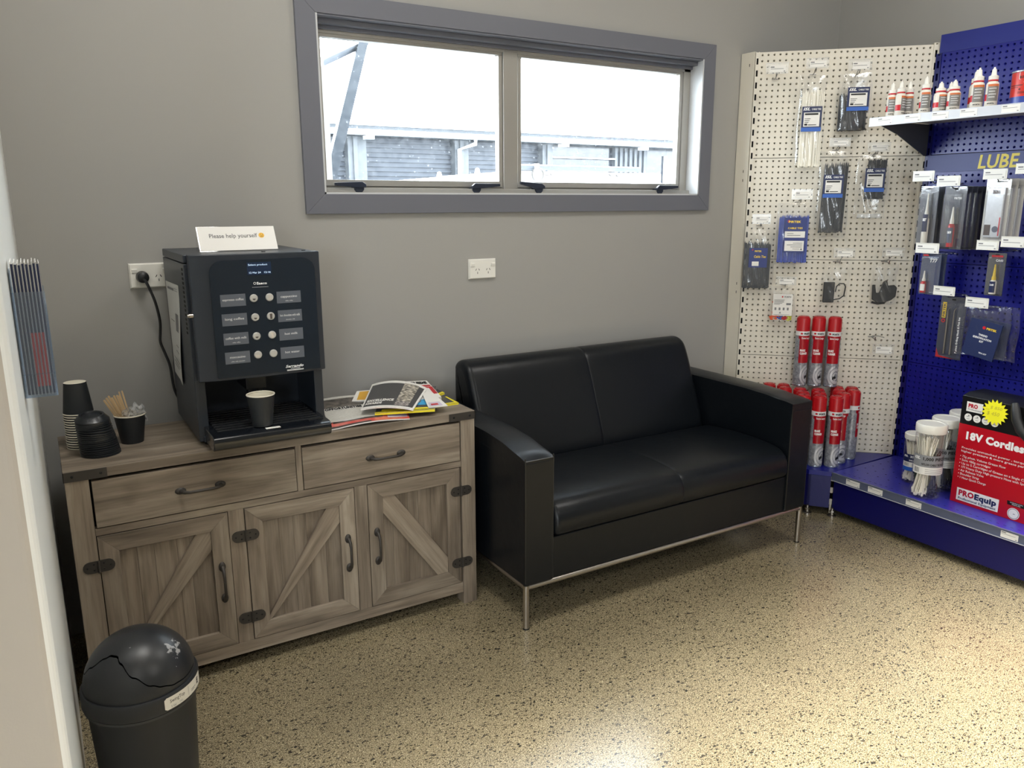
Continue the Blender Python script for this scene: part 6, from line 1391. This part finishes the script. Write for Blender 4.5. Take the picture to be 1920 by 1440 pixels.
b = MB(); disc(b, 0.242, 0.026, 0.022, f2, 28); ga = obj('gauge_picture', b, M_paper, rp, local=True); b = MB(); b.lathe([(0.0175, 0), (0.0195, 0)], 24, T=Matrix.Translation((0.242, -0.0015, 0.026)) @ Matrix.Rotation(PI/2, 4, 'X')); rect(b, 0.241, 0.024, 0.248, 0.0265, f3); obj('print', b, M_greyink, ga, local=True)
b = MB(); b.add([f2(0.216, 0.056), f2(0.286, 0.056), f2(0.282, 0.071), f2(0.214, 0.071)], [(0, 1, 2, 3)]); tg = obj('black_tag', b, M_bk, rp, local=True)
txt(tg, M_wtxt, [('WORKING AUTO', 0.248, 0.0645, 0.004, dict(align='C', width=0.046)), ('PRESSURE', 0.248, 0.0585, 0.004, dict(align='C', width=0.030))], f3)
b = MB(); rect(b, 0.020, 0.370, 0.082, 0.408, f); lp = obj('logo_panel', b, M_paper, c, local=True)
txt(lp, mat('logo_red', (178, 16, 44), 0.4), [('PRO', 0.027, 0.386, 0.0150, dict(bold=0.05, width=0.036))], f2); txt(lp, M_navy, [('Professional', 0.027, 0.376, 0.006, dict(width=0.050))], f2)
for k in range(4):
    b = MB(); disc(b, 0.031+0.0335*k, 0.3470, 0.0145, f, 22); ic = obj('feature_icon', b, M_paper, c, local=True)
    b = MB(); rect(b, 0.024+0.0335*k, 0.349, 0.036+0.0335*k, 0.3505, f2); rect(b, 0.026+0.0335*k, 0.340, 0.037+0.0335*k, 0.3415, f2); rect(b, 0.030+0.0335*k, 0.352, 0.035+0.0335*k, 0.356, f2); obj('print', b, M_greyink, ic, local=True)
# tool handle moulded across the top right of the carton front
b = MB(); b.tube([(0.196, -0.006, 0.437), (0.206, -0.014, 0.415), (0.216, -0.018, 0.385), (0.236, -0.020, 0.350), (0.270, -0.020, 0.322), (0.33, -0.020, 0.312), (0.45, -0.018, 0.31)], [0.012, 0.016, 0.018, 0.019, 0.018, 0.018, 0.018], 12); obj('moulded_handle', b, mat('case_rubber_black', (30, 31, 33), 0.45), c, local=True)
b = MB(); b.tube([(0.240, -0.004, 0.43), (0.265, -0.012, 0.405), (0.31, -0.012, 0.37), (0.45, -0.010, 0.355)], [0.010, 0.020, 0.026, 0.026], 12); obj('moulded_grip', b, mat('case_rubber_black', (30, 31, 33), 0.45), c, local=True)
s = thing('price_star', 'yellow star-shaped price sticker with faint handwriting on the carton', 'sticker', (BXF, -1.071, DECK+0.0006), -PI/2-0.03)
b = MB(); n = 18; cx, cz = 0.129, 0.388; pts = [(cx+(0.050 if k % 2 == 0 else 0.037)*math.cos(PI*k/n+0.1), cz+(0.050 if k % 2 == 0 else 0.037)*math.sin(PI*k/n+0.1)) for k in range(2*n)]
b.prism(pts, 1, -0.0052, -0.0044); o = obj('star', b, mat('fluoro_yellow', (246, 240, 40), 0.5), s, local=True)
txt(o, mat('pencil_grey', (196, 186, 60), 0.6), [('$ 850', cx-0.018, cz+0.012, 0.012, dict(width=0.044, shear=0.2)), ('now', cx-0.034, cz+0.006, 0.006, dict(width=0.014)), ('$ 450', cx-0.028, cz-0.012, 0.014, dict(width=0.046, shear=0.2))], front(-0.0057))
